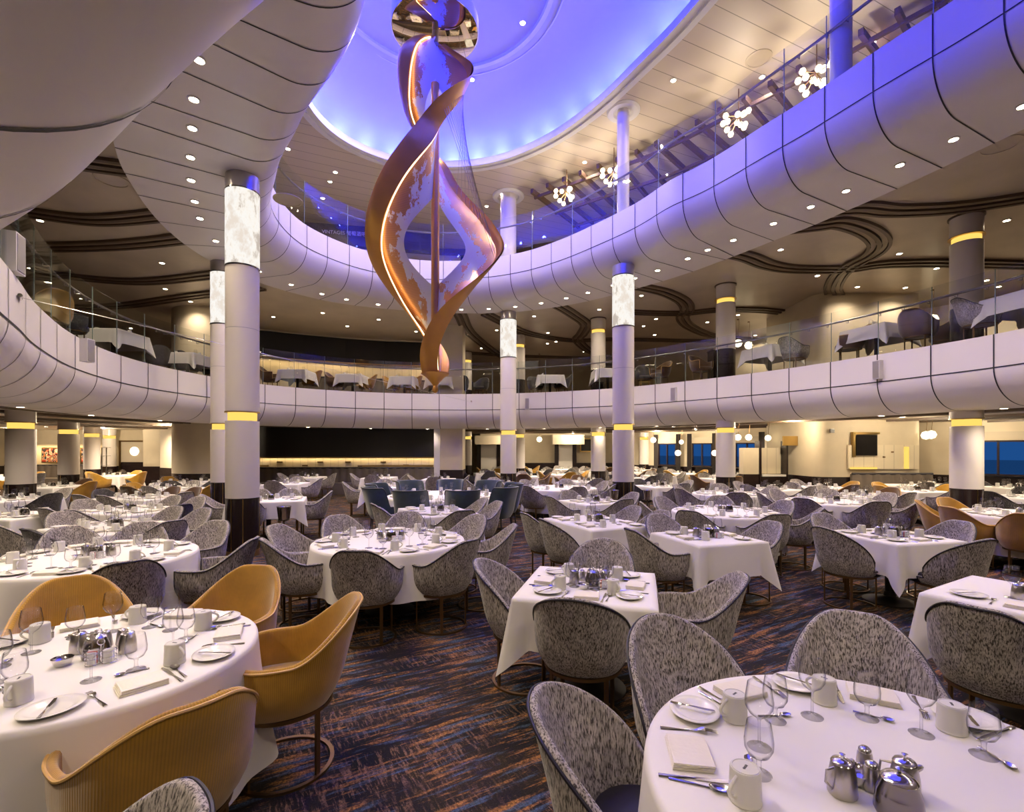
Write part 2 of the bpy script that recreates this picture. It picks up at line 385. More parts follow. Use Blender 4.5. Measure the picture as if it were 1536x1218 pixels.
def profile_ring(name, rings, mat, sharp=1.0):
    mb = MB(); n = len(rings[0][0]); vs = []
    for c, z in rings: vs += [(p.x, p.y, z) for p in c]
    fs = [(k*n + i, k*n + (i+1) % n, (k+1)*n + (i+1) % n, (k+1)*n + i) for k in range(len(rings)-1) for i in range(n)]
    mb.add(vs, [tuple(reversed(f)) for f in fs]); return mb.mesh(name, mat, sharp=sharp)
Z1C, Z2F, Z2S, Z2C, Z3S, Z3F, Z3C = 2.62, 3.67, 2.50, 6.42, 6.20, 7.35, 10.0
def fascia(rim, ztop, zseam, zsof, roll, outer, zc):
    rings = [(offset(rim, .12), ztop), (rim, ztop), (rim, zseam)]
    for k in range(1, 17):
        a = pi / 2 * k / 16; rings.append((offset(rim, roll * (1 - cos(a))), zsof + (zseam - zsof) * (1 - sin(a))))
    rings.append((outer, zsof)); rings.append((outer, zc)); return rings
S2 = offset(R2, 1.25)
S3c = cast(R3, S3)
rings2 = fascia(R2, 3.70, 3.13, Z2S, .75, S2, Z1C + .02)
rings3 = fascia(R3, 7.38, 6.82, Z3S, .62, S3c, Z2C + .02)
struct('wall_gallery_fascia', profile_ring('gallery_fascia', rings2, 'fascia'))
struct('wall_upper_fascia', profile_ring('upper_fascia', rings3, 'fascia'))
def arclen(c):
    s = [0.0]
    for i in range(len(c)): s.append(s[-1] + (c[(i+1) % len(c)] - c[i]).length)
    return s
def seam_ids(c, pitch, off=0.0):
    s = arclen(c); L = s[-1]; n = round(L / pitch); out = []
    for k in range(n):
        t = (off + L * k / n) % L
        i = max(q for q in range(len(c)) if s[q] <= t); out.append((i, (t - s[i]) / (s[i+1] - s[i])))
    return out
def seams(rings, ids, w, name, seamring=2):
    mb = MB()
    rr = rings[1:-1]
    for i, f in ids:
        pts = []
        for c, z in rr:
            a, b = c[i], c[(i+1) % NS]; p = a.lerp(b, f); pts.append((p, z))
        t = (rr[0][0][(i+1) % NS] - rr[0][0][i]).normalized() * w / 2
        nrm = Vector((t.y, -t.x)).normalized()
        vs = []; k = len(pts)
        for q, (p, z) in enumerate(pts):
            frac = min(1.0, q / 17); push = .006
            ox = -nrm * push * (1 - frac); oz = -push * frac
            vs += [(p.x + ox.x - t.x, p.y + ox.y - t.y, z + oz), (p.x + ox.x + t.x, p.y + ox.y + t.y, z + oz)]
        mb.add(vs, [(2*q, 2*q+1, 2*q+3, 2*q+2) for q in range(k-1)])
    c, z = rings[seamring]; ci = offset(c, -.006)
    mb.add([(p.x, p.y, z - w/2) for p in ci] + [(p.x, p.y, z + w/2) for p in ci], [(i, (i+1) % NS, NS + (i+1) % NS, NS + i) for i in range(NS)])
    o = struct(name, mb.mesh(name, 'seam', smooth=False)); return o
ids2 = seam_ids(R2, .95, .3); ids3 = seam_ids(R3, .69, .2)
seams(rings2, ids2, .022, 'trim_1'); seams(rings3, ids3, .018, 'trim_2')
# slabs and ceilings
struct('ceiling_dining', ring_mesh('ceiling_lower', S2, Z1C, 'ceil2'))
struct('floor_gallery', ring_mesh('floor_gallery', offset(R2, .12), Z2F, 'carpet', up=True))
struct('ceiling_gallery', ring_mesh('ceiling_gallery', S3c, Z2C, 'ceil2'))
struct('floor_upper', ring_mesh('floor_upper', offset(R3, .12), Z3F, 'upfloor', up=True))
struct('ceiling_upper', ring_mesh('ceiling_upper', offset(D3, .34), Z3C, 'ceil3'))
mb = MB(); mb.add([(XL, YB, 0), (XR, YB, 0), (XR, YF, 0), (XL, YF, 0)], [(0, 1, 2, 3)])
struct('floor_dining', mb.mesh('floor_dining', 'carpet', smooth=False))
for nm, (a, b) in {'wall_left': ((XL, YB), (XL, YF)), 'wall_back': ((XL, YB), (XR, YB)), 'wall_right': ((XR, YB), (XR, YF)), 'wall_far': ((XL, YF), (XR, YF))}.items():
    mb = MB(); mb.add([(a[0], a[1], 0), (b[0], b[1], 0), (b[0], b[1], Z3C), (a[0], a[1], Z3C)], [(0, 1, 2, 3)])
    struct(nm, mb.mesh(nm, 'wall', smooth=False))
# dome: stepped plaster rim, cove and shallow dome
cen = Vector((-.75, 8.6))
def toward(c, f): return [cen + (p - cen) * f for p in c]
lip = [(offset(D3, .36), Z3C - .0), (offset(D3, .33), Z3C - .06), (offset(D3, .20), Z3C - .06), (offset(D3, .19), Z3C - .02), (offset(D3, .08), Z3C - .02), (offset(D3, .06), Z3C - .06), (D3, Z3C - .06), (offset(D3, -.02), Z3C + .02), (offset(D3, .02), Z3C + .14), (offset(D3, .42), Z3C + .14)]
struct('trim_3', profile_ring('dome_rim', lip, 'domelip'))
dome = [(offset(D3, .42), Z3C + .13), (offset(D3, .44), Z3C + .45), (offset(D3, .2), Z3C + .75)]
for k in range(1, 10):
    f = 1 - k * .105; dome.append((toward(D3, f), Z3C + .75 + .60 * (1 - f) ** .8 * 1.1))
dome_o = struct('ceiling_dome', profile_ring('ceiling_dome', dome, 'dome', sharp=1.2))
mb = MB(); zt = dome[-1][1]; c = dome[-1][0]; mb.add([(p.x, p.y, zt) for p in c], [tuple(range(NS))]); struct('ceiling_dome_centre', mb.mesh('dome_centre', 'dome'))
# ring groove on the dome round the sculpture
def ell(cx_, cy_, rx, ry, n=72): return [Vector((cx_ + rx * cos(2*pi*i/n), cy_ + ry * sin(2*pi*i/n))) for i in range(n)]
mb = MB(); rg = ell(-1.45, 9.6, 2.3, 2.3); mb.bar([(p.x, p.y, Z3C + 1.00) for p in rg], .10, .5, closed=True)
rg = ell(-1.45, 9.6, 2.55, 2.55); mb.bar([(p.x, p.y, Z3C + 1.03) for p in rg], .03, .5, closed=True)
struct('trim_4', mb.mesh('dome_ring', 'domelip'))
# slim moulding rings round the dome opening are in trim_3; panel line
# ------------------------------------------------------------------ lights
def light(kind, loc, energy, col=(1, .78, .52), r=.05, spot=150, blend=.6, rot=None, size=None):
    d = bpy.data.lights.new('lamp', kind); d.energy = energy; d.color = col
    if kind in ('POINT', 'SPOT'): d.shadow_soft_size = r
    if kind == 'SPOT': d.spot_size = radians(spot); d.spot_blend = blend
    if kind == 'AREA': d.shape = 'RECTANGLE'; d.size, d.size_y = size
    o = bpy.data.objects.new('lamp', d); COL.objects.link(o); o.location = loc
    if rot is not None: o.rotation_euler = rot
    return o
BLUE = (.020, .028, 1.0)
n = 44; s = arclen(D3); L = s[-1]
for k in range(n):
    t = L * k / n; i = max(q for q in range(NS) if s[q] <= t)
    p = offset(D3, .25)[i] if k == 0 else OFF[i]
    if k == 0: OFF = offset(D3, .25); p = OFF[i]
    light('POINT', (p.x, p.y, Z3C + .26), DOME_W / n, BLUE, .06)
# downlights
mb = MB(); mb.lathe([(.075, 0), (.075, -.012), (.055, -.016), (.055, 0)], 20); RING = mb.mesh('trim_ring', 'white')
mb = MB(); mb.lathe([(.052, -.006), (.052, -.010)], 20); DISC = mb.mesh('lens', 'lamp')
mb = MB(); mb.lathe([(.10, 0), (.10, -.012), (.07, -.016), (.07, 0)], 20); RINGB = mb.mesh('trim_ring', 'white')
mb = MB(); mb.lathe([(.068, -.006), (.068, -.010)], 20); DISCB = mb.mesh('lens', 'lamp')
def downlight(x, y, z, label, group, w=None, spot=130, big=False, cull=None):
    place(('recessed_downlight', [('trim_ring', RINGB if big else RING), ('lens', DISCB if big else DISC)]), (x, y, z - .001), 0, label, 'downlight', group)
    if w: light('SPOT', (x, y, z - .03), w, (1, .82, .62), .05, spot, .7, (0, 0, 0))
# soffit of the upper fascia: one per panel
def mid(ids, k):
    (i, f), (j, g) = ids[k], ids[(k+1) % len(ids)]
    a = i + f; b = j + g
    if b < a: b += NS
    return (a + b) / 2 % NS
for k in range(len(ids3)):
    m = mid(ids3, k); i = int(m) % NS; p = R3[i]; q = S3c[i]; d = (q - p).length
    pt = p + (q - p).normalized() * (.62 + (d - .62) * .42)
    vis = pt.y > 3 and abs(pt.x) < 1.1 * pt.y
    where = 'beside the white column lantern' if False else None
    if not vis and k % 2: continue
    downlight(pt.x, pt.y, Z3S, 'small round downlight in the white soffit under the upper balcony', 'downlights along the upper soffit', W_SOF3 if k % 2 == 0 else None)
for k in range(0, len(ids2), 2):
    m = mid(ids2, k); i = int(m) % NS; p = R2[i]; q = S2[i]
    pt = p + (q - p).normalized() * .98
    downlight(pt.x, pt.y, Z2S, 'small round downlight under the lower gallery edge', 'downlights under the gallery edge', W_SOF2, 140)
for (x, y) in [(1171,374),(1349,380),(1226,413),(1405,402),(1286,430),(1358,431),(1319,454),(1335,459),(1107,472),(1061,483),(1211,478),(962,443),(984,478),(899,464),(801,474),(982,502),(822,499),(834,512),(821,515),(702,501),(745,495),(722,522),(876,527),(814,536),(521,489),(624,497),(568,479),(248,433),(286,452),(243,394),(410,475),(484,469),(196,492),(96,258),(1510,330),(1480,420),(60,330),(30,250)]:
    px_, py_ = at(x, y, Z2C)
    downlight(px_, py_, Z2C, 'small round downlight in the swirled gallery ceiling', 'gallery ceiling downlights', W_C2, 140)
for (x, y) in [(432,223),(503,258),(495,272),(484,297),(877,243),(730,309),(692,291),(753,291),(1143,115),(1309,63),(660,300),(1010,120)]:
    px_, py_ = at(x, y, Z3C); downlight(px_, py_, Z3C, 'round downlight in the planked upper ceiling', 'upper ceiling downlights', W_C3, 140)
for (x, y) in [(527,51),(559,96),(604,119),(708,120),(784,35)]:
    px_, py_ = at(x, y, 11.0); downlight(px_, py_, 11.02, 'bright round downlight in the blue dome', 'dome downlights', 150, 150)
for gx in (-19, -15, -11, -6.5, -2.5, 1.5, 5.5, 9.5, 13.5):
    for gy in (-3, 3, 8.5, 12, 15.5, 19, 23):
        v = Vector((gx + (gy % 2) * .8, gy))
        # only where there is a dining ceiling overhead
        i = int((atan2(v.y - C0.y, v.x - C0.x) % (2*pi)) / (2*pi) * NS) % NS
        if (v - C0).length > (S2[i] - C0).length + .3 and abs(v.x) < v.y * 1.1 + 6 and not (-11.5 < v.x < -1.5 and v.y > 17.5) and (v - Vector((-10.5, 17))).length > 2.4:
            downlight(v.x, v.y, Z1C, 'small round downlight in the dining room ceiling', 'dining ceiling downlights', W_C1 * (5 if v.x < -12 and v.y > 11 else 3.2 if v.y > 16 else 1.8 if abs(v.x) > 9 else 1.0), 160)
for (x, y) in [(-12, 4), (-3, -3), (4, -3), (12, 4), (-16, 12), (14, 14), (10, 20), (0, 20.5), (5, 18.5), (-12, 18)]:
    downlight(x, y, Z2C, 'round downlight at the back of the gallery ceiling', 'rear gallery downlights', W_C2 * 1.6, 150)
for x, y in [(-17.3, 20.6), (-13.9, 20.2), (-21, 20.4), (-12, 17.2), (0, 25.5), (3.2, 25.6), (8.0, 21.2), (11.5, 17.9), (6.9, 23.4), (10.6, 13.2), (13.6, 14.2), (8.3, 14.6)]:
    downlight(x, y, Z1C, 'small round downlight near the dining room walls', 'wall side downlights'); light('POINT', (x, y, Z1C - .12), 38, (1, .80, .55), .05)  # lamps added to brighten the far walls, with made-up downlight fittings
# big ceiling grilles
mb = MB(); mb.lathe([(.26, 0), (.26, -.01), (.22, -.014), (.22, -.006), (0.001, -.006)], 32); GR = mb.mesh('speaker_grille', 'ceil2')
for i, (x, y, z) in enumerate([(1138, 88, Z3C), (168, 270, Z2C), (1500, 218, Z2C), (432, 300, Z2C)]):
    px_, py_ = at(x, y, z); place(('ceiling_speaker', GR), (px_, py_, z), 0, ['round speaker grille in the planked upper ceiling', 'round flush grille in the gallery ceiling behind the dark trims', 'round flush grille in the gallery ceiling beneath the wide soffit', 'round flush grille in the gallery ceiling past the columns'][i], 'speaker')

# ------------------------------------------------------------------ balustrades
def balustrade(rim, z, ids, name, h, label):
    e = obj(name, None); tag(e, label, 'railing')
    c = offset(rim, .06); s = arclen(c)
    npan = len(ids); vis = 0
    topc = offset(rim, .14)
    def seg(i0, i1, cc, zz):
        out = [];
        n_ = max(2, int(abs(i1 - i0)) + 1)
        for k in range(n_ + 1):
            a = (i0 + (i1 - i0) * k / n_) % NS; i = int(a); p = cc[i].lerp(cc[(i+1) % NS], a - i); out.append((p.x, p.y, zz))
        return out
    for k in range(npan):
        i0 = sum(ids[k]); i1 = sum(ids[(k+1) % npan])
        if i1 < i0: i1 += NS
        p = c[int(i0) % NS]
        if not (p.y > .5 and abs(p.x) < 1.25 * p.y + 1): continue
        pts = seg(i0 + .08, i1 - .08, c, z)
        mb = MB(); mb.bar(pts, .014, h); obj('glass_panel', mb.mesh('glass_panel', 'rail_glass', sharp=.5), e)
        mb = MB(); mb.box((pts[0][0], pts[0][1], z + h/2), (.012, .012, h), atan2(pts[1][1]-pts[0][1], pts[1][0]-pts[0][0])); obj('glass_joint', mb.mesh('glass_joint', 'rail_edge', smooth=False), e)
    pts = [(p.x, p.y, z + h * .80) for p in topc]
    mb = MB(); mb.tube(pts, .024, 8, closed=True); obj('handrail', mb.mesh('handrail', 'rail'), e)
    mb = MB()
    for k in range(npan):
        i0 = int(sum(ids[k])); a, b = c[i0 % NS], topc[i0 % NS]
        for d in (-1, 1):
            a2, b2 = c[(i0 + d) % NS], topc[(i0 + d) % NS]
            mb.tube([(a2.x, a2.y, z + h*.74), (b2.x, b2.y, z + h*.74), (b2.x, b2.y, z + h*.80)], .009, 6)
    obj('bracket', mb.mesh('bracket', 'rail'), e)['kind'] = 'stuff'
    return e
balustrade(R2, 3.70, ids2, 'glass_balustrade', 1.12, 'curved frameless glass balustrade with steel handrail round the lower gallery')
balustrade(R3, 7.38, ids3[::2], 'glass_balustrade', 1.12, 'curved frameless glass balustrade round the upper balcony under the blue dome')

# ------------------------------------------------------------------ columns
def column(x, y, lo, hi, r, kind, label, group):
    e = obj('round_column', None, None, (x, y, 0)); tag(e, label, 'column', group)
    def part(nm, prof, mat, n=40): mb = MB(); mb.lathe(prof, n); return obj(nm, mb.mesh(nm, mat), e)
    if kind == 'atrium':
        part('brass_foot', [(r + .006, 0), (r + .006, .10)], 'brass'); part('dark_plinth', [(r, .10), (r, .95)], 'black')
        part('shaft', [(r, .95), (r, 2.20)], 'shaft'); lb = part('lit_band', [(r - .035, 2.20), (r - .035, 2.34)], 'goldband')
        part('band_lip', [(r + .012, 2.335), (r + .012, 2.355), (r, 2.355)], 'brass').parent = lb
        part('shaft', [(r, 2.355), (r, 3.69)], 'shaft'); part('seam_ring', [(r - .004, 3.69), (r - .004, 3.70)], 'collar'); part('shaft', [(r, 3.70), (r, 4.70)], 'shaft')
        part('marble_lantern', [(r + .004, 4.72), (r + .004, 5.93)], 'lantern')
        part('trim_band', [(r + .010, 4.70), (r + .010, 4.72)], 'pewter'); part('trim_band', [(r + .010, 5.93), (r + .010, 5.95)], 'pewter')
        part('collar', [(r, 5.95), (r, Z3S)], 'collar')
        mb = MB()
        for a in (-100, -60, 20, 100): mb.box((cos(radians(a)) * (r + .001), sin(radians(a)) * (r + .001), .52), (.008, .012, .84), radians(a))
        obj('brass_inlay', mb.mesh('brass_inlay', 'brass', smooth=False), e)['kind'] = 'stuff'
    elif kind == 'dining':
        part('dark_plinth', [(r, 0), (r, .95)], 'black'); part('shaft', [(r, .95), (r, 2.20)], 'shaft'); lb = part('lit_band', [(r - .035, 2.20), (r - .035, 2.34)], 'goldband')
        part('band_lip', [(r + .012, 2.335), (r + .012, 2.355), (r, 2.355)], 'brass').parent = lb; part('shaft', [(r, 2.355), (r, Z1C)], 'shaft')
        mb = MB(); mb.box((-.02, -r, .5), (.012, .008, .86)); obj('brass_inlay', mb.mesh('brass_inlay', 'brass', smooth=False), e)
    elif kind == 'gallery':
        part('dark_plinth', [(r, Z2F), (r, Z2F + .9)], 'black'); part('shaft', [(r, Z2F + .9), (r, 5.88)], 'shaft'); part('lit_band', [(r - .03, 5.88), (r - .03, 6.0)], 'goldband')
        part('band_lip', [(r + .03, 5.995), (r + .03, 6.01), (r, 6.01)], 'brass'); part('shaft', [(r, 6.01), (r, Z2C)], 'shaft'); part('capital_ring', [(r + .03, Z2C - .03), (r + .03, Z2C)], 'mould')
    else:
        part('shaft', [(r, Z3F), (r, Z3C)], 'shaft'); part('ceiling_collar', [(r + .06, Z3C - .005), (r + .10, Z3C - .05), (r + .22, Z3C - .06), (r + .26, Z3C - .02), (r + .26, Z3C)], 'domelip')
    return e
ATR = [(-4.43, 8.0, 'tall column with marble lantern rising in front of the others on the left'), (-6.95, 11.7, 'tall lantern column half hidden behind the nearest one'), (-.12, 15.9, 'slender lantern column just right of the copper sculpture'), (2.72, 11.9, 'violet-lit lantern column between the blue chairs and the right gallery')]
for x, y, l in ATR: column(x, y, 0, 6.2, .26 if x > -4 or x < -5 else .25, 'atrium', l, 'atrium lantern columns')
DIN = [(9.15, 9.8, 'thick dining room column beside the mustard armchairs'), (6.1, 13.9, 'dining room column below the right gallery near the globe pendants'), (-11.2, 11.1, 'wide dining room column nearest the left edge'), (-13.75, 15.1, 'second dining room column in the left row'), (-16.4, 19.0, 'third dining room column in the left row, by the prints'), (-18.2, 22, 'fourth and farthest dining room column in the left row'), (3.1, 17.5, 'dining room column behind the violet-lit lantern column'), (.27, 20, 'dining room column peeking out behind the central lantern column'), (1.15, 28, 'thin distant dining room column near the white globe'), (6.8, 25, 'distant dining room column before the sea windows'), (-2.2, 23.5, 'distant dining room column right of the cream pier'), (12.2, 26.5, 'far dining room column between two windows')]
for x, y, l in DIN: column(x, y, 0, Z1C, .26, 'dining', l, 'dining room columns')
GAL = [(9.15, 9.8, 'gallery column with glowing ring at the right edge'), (6.1, 13.9, 'gallery column with glowing ring under the swirled trim'), (3.1, 17.5, 'gallery column with glowing ring left of the violet lantern column'), (.27, 20, 'gallery column with glowing ring behind the central lantern'), (-2.2, 23.5, 'far gallery column beside the cream pier'), (-11.2, 9.6, 'gallery column with glowing ring behind the left glass')]
for x, y, l in GAL: column(x, y, 0, 0, .26, 'gallery', l, 'gallery columns')
UPP = [(2.72, 11.9, .145, 'slim blue-lit column on the upper balcony'), (-.12, 15.9, .26, 'pale fluted column on the upper balcony behind the sculpture'), (5.15, 7.62, .15, 'slim blue-lit column at the top right of the upper balcony')]
for x, y, r, l in UPP: column(x, y, 0, 0, r, 'upper', l, 'upper balcony columns')

# ------------------------------------------------------------------ swirled ceiling mouldings
def smooth_path(pts, n=8):
    out = []; k = len(pts)
    for i in range(k - 1):
        p0, p1, p2, p3 = pts[max(i-1, 0)], pts[i], pts[i+1], pts[min(i+2, k-1)]
        for q in range(n):
            t = q / n
            out.append(tuple(.5 * ((2*p1[d]) + (-p0[d]+p2[d])*t + (2*p0[d]-5*p1[d]+4*p2[d]-p3[d])*t*t + (-p0[d]+3*p1[d]-3*p2[d]+p3[d])*t**3) for d in (0, 1)))
    out.append(tuple(pts[-1])); return out
SW = [[(1180,318),(1288,310),(1344,314),(1430,310),(1536,295),(1600,280)], [(1150,345),(1230,336),(1264,333),(1302,345),(1319,362),(1309,379),(1278,396),(1257,414),(1250,436),(1268,452),(1309,464),(1400,470)],
 [(1060,370),(1119,383),(1154,396),(1195,402),(1271,402),(1326,395),(1412,393),(1536,396),(1600,398)], [(940,425),(972,431),(1000,438),(1024,450),(1031,463),(1024,476),(1037,490),(1071,503),(1130,508)],
 [(930,463),(948,467),(1020,469),(1075,464),(1137,464),(1188,469),(1237,476),(1290,480)], [(820,450),(841,459),(862,472),(879,486),(873,500),(867,510),(886,527),(910,534)],
 [(730,470),(776,493),(810,503),(862,510),(917,508),(1020,510),(1110,512)], [(680,455),(691,472),(707,500),(748,531),(780,540)], [(693,528),(776,533),(879,536),(960,536)],
 [(60,232),(114,240),(185,250),(230,255)], [(10,310),(45,317),(138,328),(228,322),(300,310)], [(20,368),(69,369),(172,366),(266,357),(330,345)], [(40,398),(97,412),(207,421),(316,411),(380,400)], [(120,460),(186,457),(259,447),(330,438),(390,430)]]
for k, line in enumerate(SW):
    pts = smooth_path([at(x, y, Z2C) for x, y in line])
    mb = MB(); V2 = [Vector(p) for p in pts]
    for off, w, h, mi in ((-.20, .07, .06, 0), (-.11, .09, .035, 1), (0, .09, .07, 0), (.11, .09, .035, 1), (.20, .07, .06, 0)):
        pp = []
        for i, p in enumerate(V2):
            t = (V2[min(i+1, len(V2)-1)] - V2[max(i-1, 0)]).normalized(); q = p + Vector((-t.y, t.x)) * off; pp.append((q.x, q.y, Z2C - h))
        mb.bar(pp, w, h, mi)
    struct('trim_%d' % (5 + k), mb.mesh('ceiling_moulding', ['mould', 'mould2'], sharp=.5))
k0 = 5 + len(SW)
for k, d in enumerate((2.0, 3.0, 5.2, 6.6, 9.0)):
    c = offset(R2, d); mb = MB()
    for off, mi, h in ((-.12, 0, .06), (0, 1, .04), (.12, 0, .06)):
        cc = offset(R2, d + off + .3 * sin(k)); mb.bar([(p.x, p.y, Z1C - h) for p in cc], .09, h, mi, closed=True)
    struct('trim_%d' % (k0 + k), mb.mesh('ceiling_moulding', ['mould', 'mould2'], sharp=.5))
# ------------------------------------------------------------------ walls and back of house
def wallbox(name, x0, y0, x1, y1, z0, z1, th, mat, parent=None, push=0.0):
    dx, dy = x1 - x0, y1 - y0; L = sqrt(dx*dx + dy*dy); nx, ny = dy / L, -dx / L   # normal towards the room for left-to-right runs
    mb = MB(); mb.box(((x0+x1)/2 - nx*(th/2 - push), (y0+y1)/2 - ny*(th/2 - push), (z0+z1)/2), (L, th, z1-z0), atan2(dy, dx))
    me = mb.mesh(name, mat, smooth=False)
    return obj(name, me, parent) if parent else struct(name, me)
def seawin(x0, y0, dx, dy, u, w, z0, z1, n_, label=None):
    L = sqrt(dx*dx + dy*dy); tx, ty = dx / L, dy / L; nx, ny = ty, -tx
    cx_, cy_ = x0 + tx*u + nx*.0, y0 + ty*u; a = atan2(dy, dx)
    e = obj('window_%d' % n_, None, None, (cx_, cy_, 0), a); e['kind'] = 'structure'
    mb = MB(); mb.box((0, .0, (z0+z1)/2), (w, .02, z1-z0)); p = obj('window_pane', mb.mesh('pane', 'sea', False), e)
    mb = MB(); mb.box((0, -.005, z0 + (z1-z0)*.72), (w, .022, (z1-z0)*.56)); obj('window_pane', mb.mesh('pane_sky', 'skydusk', False), e)
    mb = MB()
    for s in (-1, 0, 1): mb.box((s*w/2*(1 if s else .9), -.05, (z0+z1)/2), (.05, .09, z1-z0+.05))
    for z in (z0, z1): mb.box((0, -.05, z), (w+.05, .09, .05))
    obj('window_frame', mb.mesh('window_frame', 'black', False), e)
    mb = MB(); mb.box((0, -.06, z1 + .14), (w + .3, .04, .30)); obj('blind', mb.mesh('blind', 'blind', False), e)
    for s in (-1, 1):
        mb = MB(); pts = [(s*(w/2 + .15) + q*.02, -.10 + .02*(q % 2), 0) for q in range(-6, 7)]
        vs = [(p[0], p[1], z) for z in (.1, 2.45) for p in pts]; k = len(pts); mb.add(vs, [(i, i+1, k+i+1, k+i) for i in range(k-1)])
        obj('curtain', mb.mesh('curtain', 'curtain'), e)
# left block
wallbox('wall_left_far', XL, 22.6, -10.5, 22.6, 0, Z1C, .2, 'wall'); wallbox('wall_left_base', XL, 22.58, -10.5, 22.58, 0, .95, .2, 'black')
wallbox('wall_left_gallery', XL, 22.6, -8.5, 22.6, Z2F, Z2C, .2, 'wall')
wallbox('wall_left_pier', -16.6, 21.9, -15.45, 21.9, 0, Z1C, .7, 'wall'); wallbox('wall_left_pier_base', -16.6, 21.88, -15.45, 21.88, 0, .95, .7, 'black')
wallbox('trim_40', -15.4, 21.5, -15.15, 21.5, 0, Z1C, .3, 'black')
d = obj('door_1', None, None, (-17.35, 22.4, 0)); d['kind'] = 'structure'
mb = MB(); mb.box((0, 0, 1.6), (1.25, .06, .95)); obj('door_panel', mb.mesh('door_panel', 'blind', False), d)
mb = MB(); mb.box((0, 0, .86), (1.25, .06, .55)); obj('door_panel', mb.mesh('door_low', 'black', False), d)
mb = MB(); mb.box((0, 0, .3), (1.25, .065, .6)); obj('kick_plate', mb.mesh('kick_plate', 'steel', False), d)
mb = MB(); mb.box((-.66, -.02, 1.05), (.06, .12, 2.1)).box((.66, -.02, 1.05), (.06, .12, 2.1)).box((0, -.02, 2.1), (1.38, .12, .06)); obj('door_frame', mb.mesh('door_frame', 'bronze', False), d)
mb = MB(); mb.lathe([(.20, 0), (.20, .02), (.001, .02)], 32); o = obj('porthole', mb.mesh('porthole', 'globe'), d, (0, -.03, 1.63)); o.rotation_euler = (pi/2, 0, 0)
mb = MB(); mb.lathe([(1.15, 0), (1.15, .93)], 48); mb.cur = 1; mb.lathe([(1.145, .93), (1.145, Z1C)], 48); struct('wall_round_pier', mb.mesh('round_pier', ['black', 'wall']), (-10.5, 17.0, 0))
mb = MB(); mb.lathe([(1.15, Z2F), (1.15, Z2C)], 48); struct('wall_round_pier_gallery', mb.mesh('round_pier_up', 'wall'), (-10.5, 17.0, 0))
wallbox('wall_link', -14.9, 20.6, -11.4, 18.2, 0, Z1C, .2, 'wall'); wallbox('wall_link_base', -14.9, 20.58, -11.4, 18.18, 0, .95, .2, 'black')
# black screen wall with slatted panel under it
def screenwall(pre, pts, z0, zb, zt, seat):
    for k in range(len(pts) - 1):
        (x0, y0), (x1, y1) = pts[k], pts[k+1]
        wallbox('wall_%s_slats' % pre, x0, y0, x1, y1, z0, zb, .3, 'wallslat'); wallbox('wall_%s_screen' % pre, x0, y0 - .12, x1, y1 - .12, zb, zt, .35, 'blackwall')
        wallbox('trim_%d' % (50 + k + (10 if pre == 'gallery' else 0)), x0, y0 - .14, x1, y1 - .14, zb - .04, zb, .05, 'brass')
screenwall('dining', [(-10.1, 19.3), (-2.95, 19.3)], 0, 1.42, Z1C, True)
GW = [(-10.9, 18.3), (-9.8, 19.2), (-8.5, 19.9), (-7.0, 20.6), (-5.5, 21.1), (-3.1, 21.5)]
screenwall('gallery', GW, Z2F, 5.38, 6.38, True)
for k in range(len(GW)-1): wallbox('trim_%d' % (70+k), GW[k][0], GW[k][1] - .2, GW[k+1][0], GW[k+1][1] - .2, 6.38, Z2C, .4, 'ceil2')
for x, z in [(-9.2, 1.22), (-7.6, 1.22), (-6.5, 1.22), (-5.1, 1.22), (-8.2, 1.08), (-6.0, 1.06), (-4.2, 1.1)]:
    mb = MB(); mb.box((x, 19.28, z), (.22, .03, .05)); tag(obj('wall_mounted_pull', mb.mesh('wall_mounted_pull', 'bronze', False)), 'small bronze recessed pull in the slatted panel under the long black screen', 'pull', 'pulls in the slatted panel')  # drawer pulls of the slatted panel
wallbox('wall_pier', -2.95, 18.4, -2.72, 18.4, 0, Z2C, .9, 'white'); wallbox('wall_pier_face', -2.7, 18.3, -1.86, 18.3, 0, Z2C, 1.1, 'wall'); wallbox('wall_pier_base', -2.71, 18.28, -1.85, 18.28, 0, .95, 1.12, 'black')
for k, (a, b) in enumerate(((-9.6, -8.6), (-8.5, -2.95))):
    pass
def cove(x0, y0, x1, y1, z, w):
    mb = MB(); dx, dy = x1-x0, y1-y0; L = sqrt(dx*dx+dy*dy); o = light('AREA', ((x0+x1)/2, (y0+y1)/2, z), w, (1, .70, .34), rot=(0, 0, atan2(dy, dx)), size=(L, .05)); return o
cove(-10, 19.22, -3, 19.22, 1.38, 9); cove(-9.8, 19.0, -7.0, 20.4, 5.3, 5); cove(-7.0, 20.4, -3.1, 21.3, 5.3, 5)
# banquettes
def banquette(x0, y0, x1, y1, z, label):
    dx, dy = x1-x0, y1-y0; L = sqrt(dx*dx+dy*dy)
    e = obj('banquette', None, None, ((x0+x1)/2, (y0+y1)/2, z), atan2(dy, dx)); tag(e, label, 'banquette')
    mb = MB(); mb.box((0, -.33, .22), (L, .62, .44)); obj('seat', mb.mesh('seat', 'banq', False), e)
    mb = MB(); n_ = int(L / .28)
    def fn(u, v):
        z_ = .44 + .55 * v; return (-L/2 + L*u, -.10 - .035*abs(sin(u*n_*pi)) + .06*(v), z_)
    mb.grid(fn, n_*6, 3); mb.box((0, -.0, .72), (L, .08, .56)); obj('backrest', mb.mesh('backrest', 'banq'), e)
    mb = MB(); mb.tube([(-L/2, -.04, 1.0), (L/2, -.04, 1.0)], .035, 8); obj('top_roll', mb.mesh('top_roll', 'pipe'), e)
banquette(-10, 19.1, -3.0, 19.1, 0, 'long channelled taupe banquette under the black screen wall')
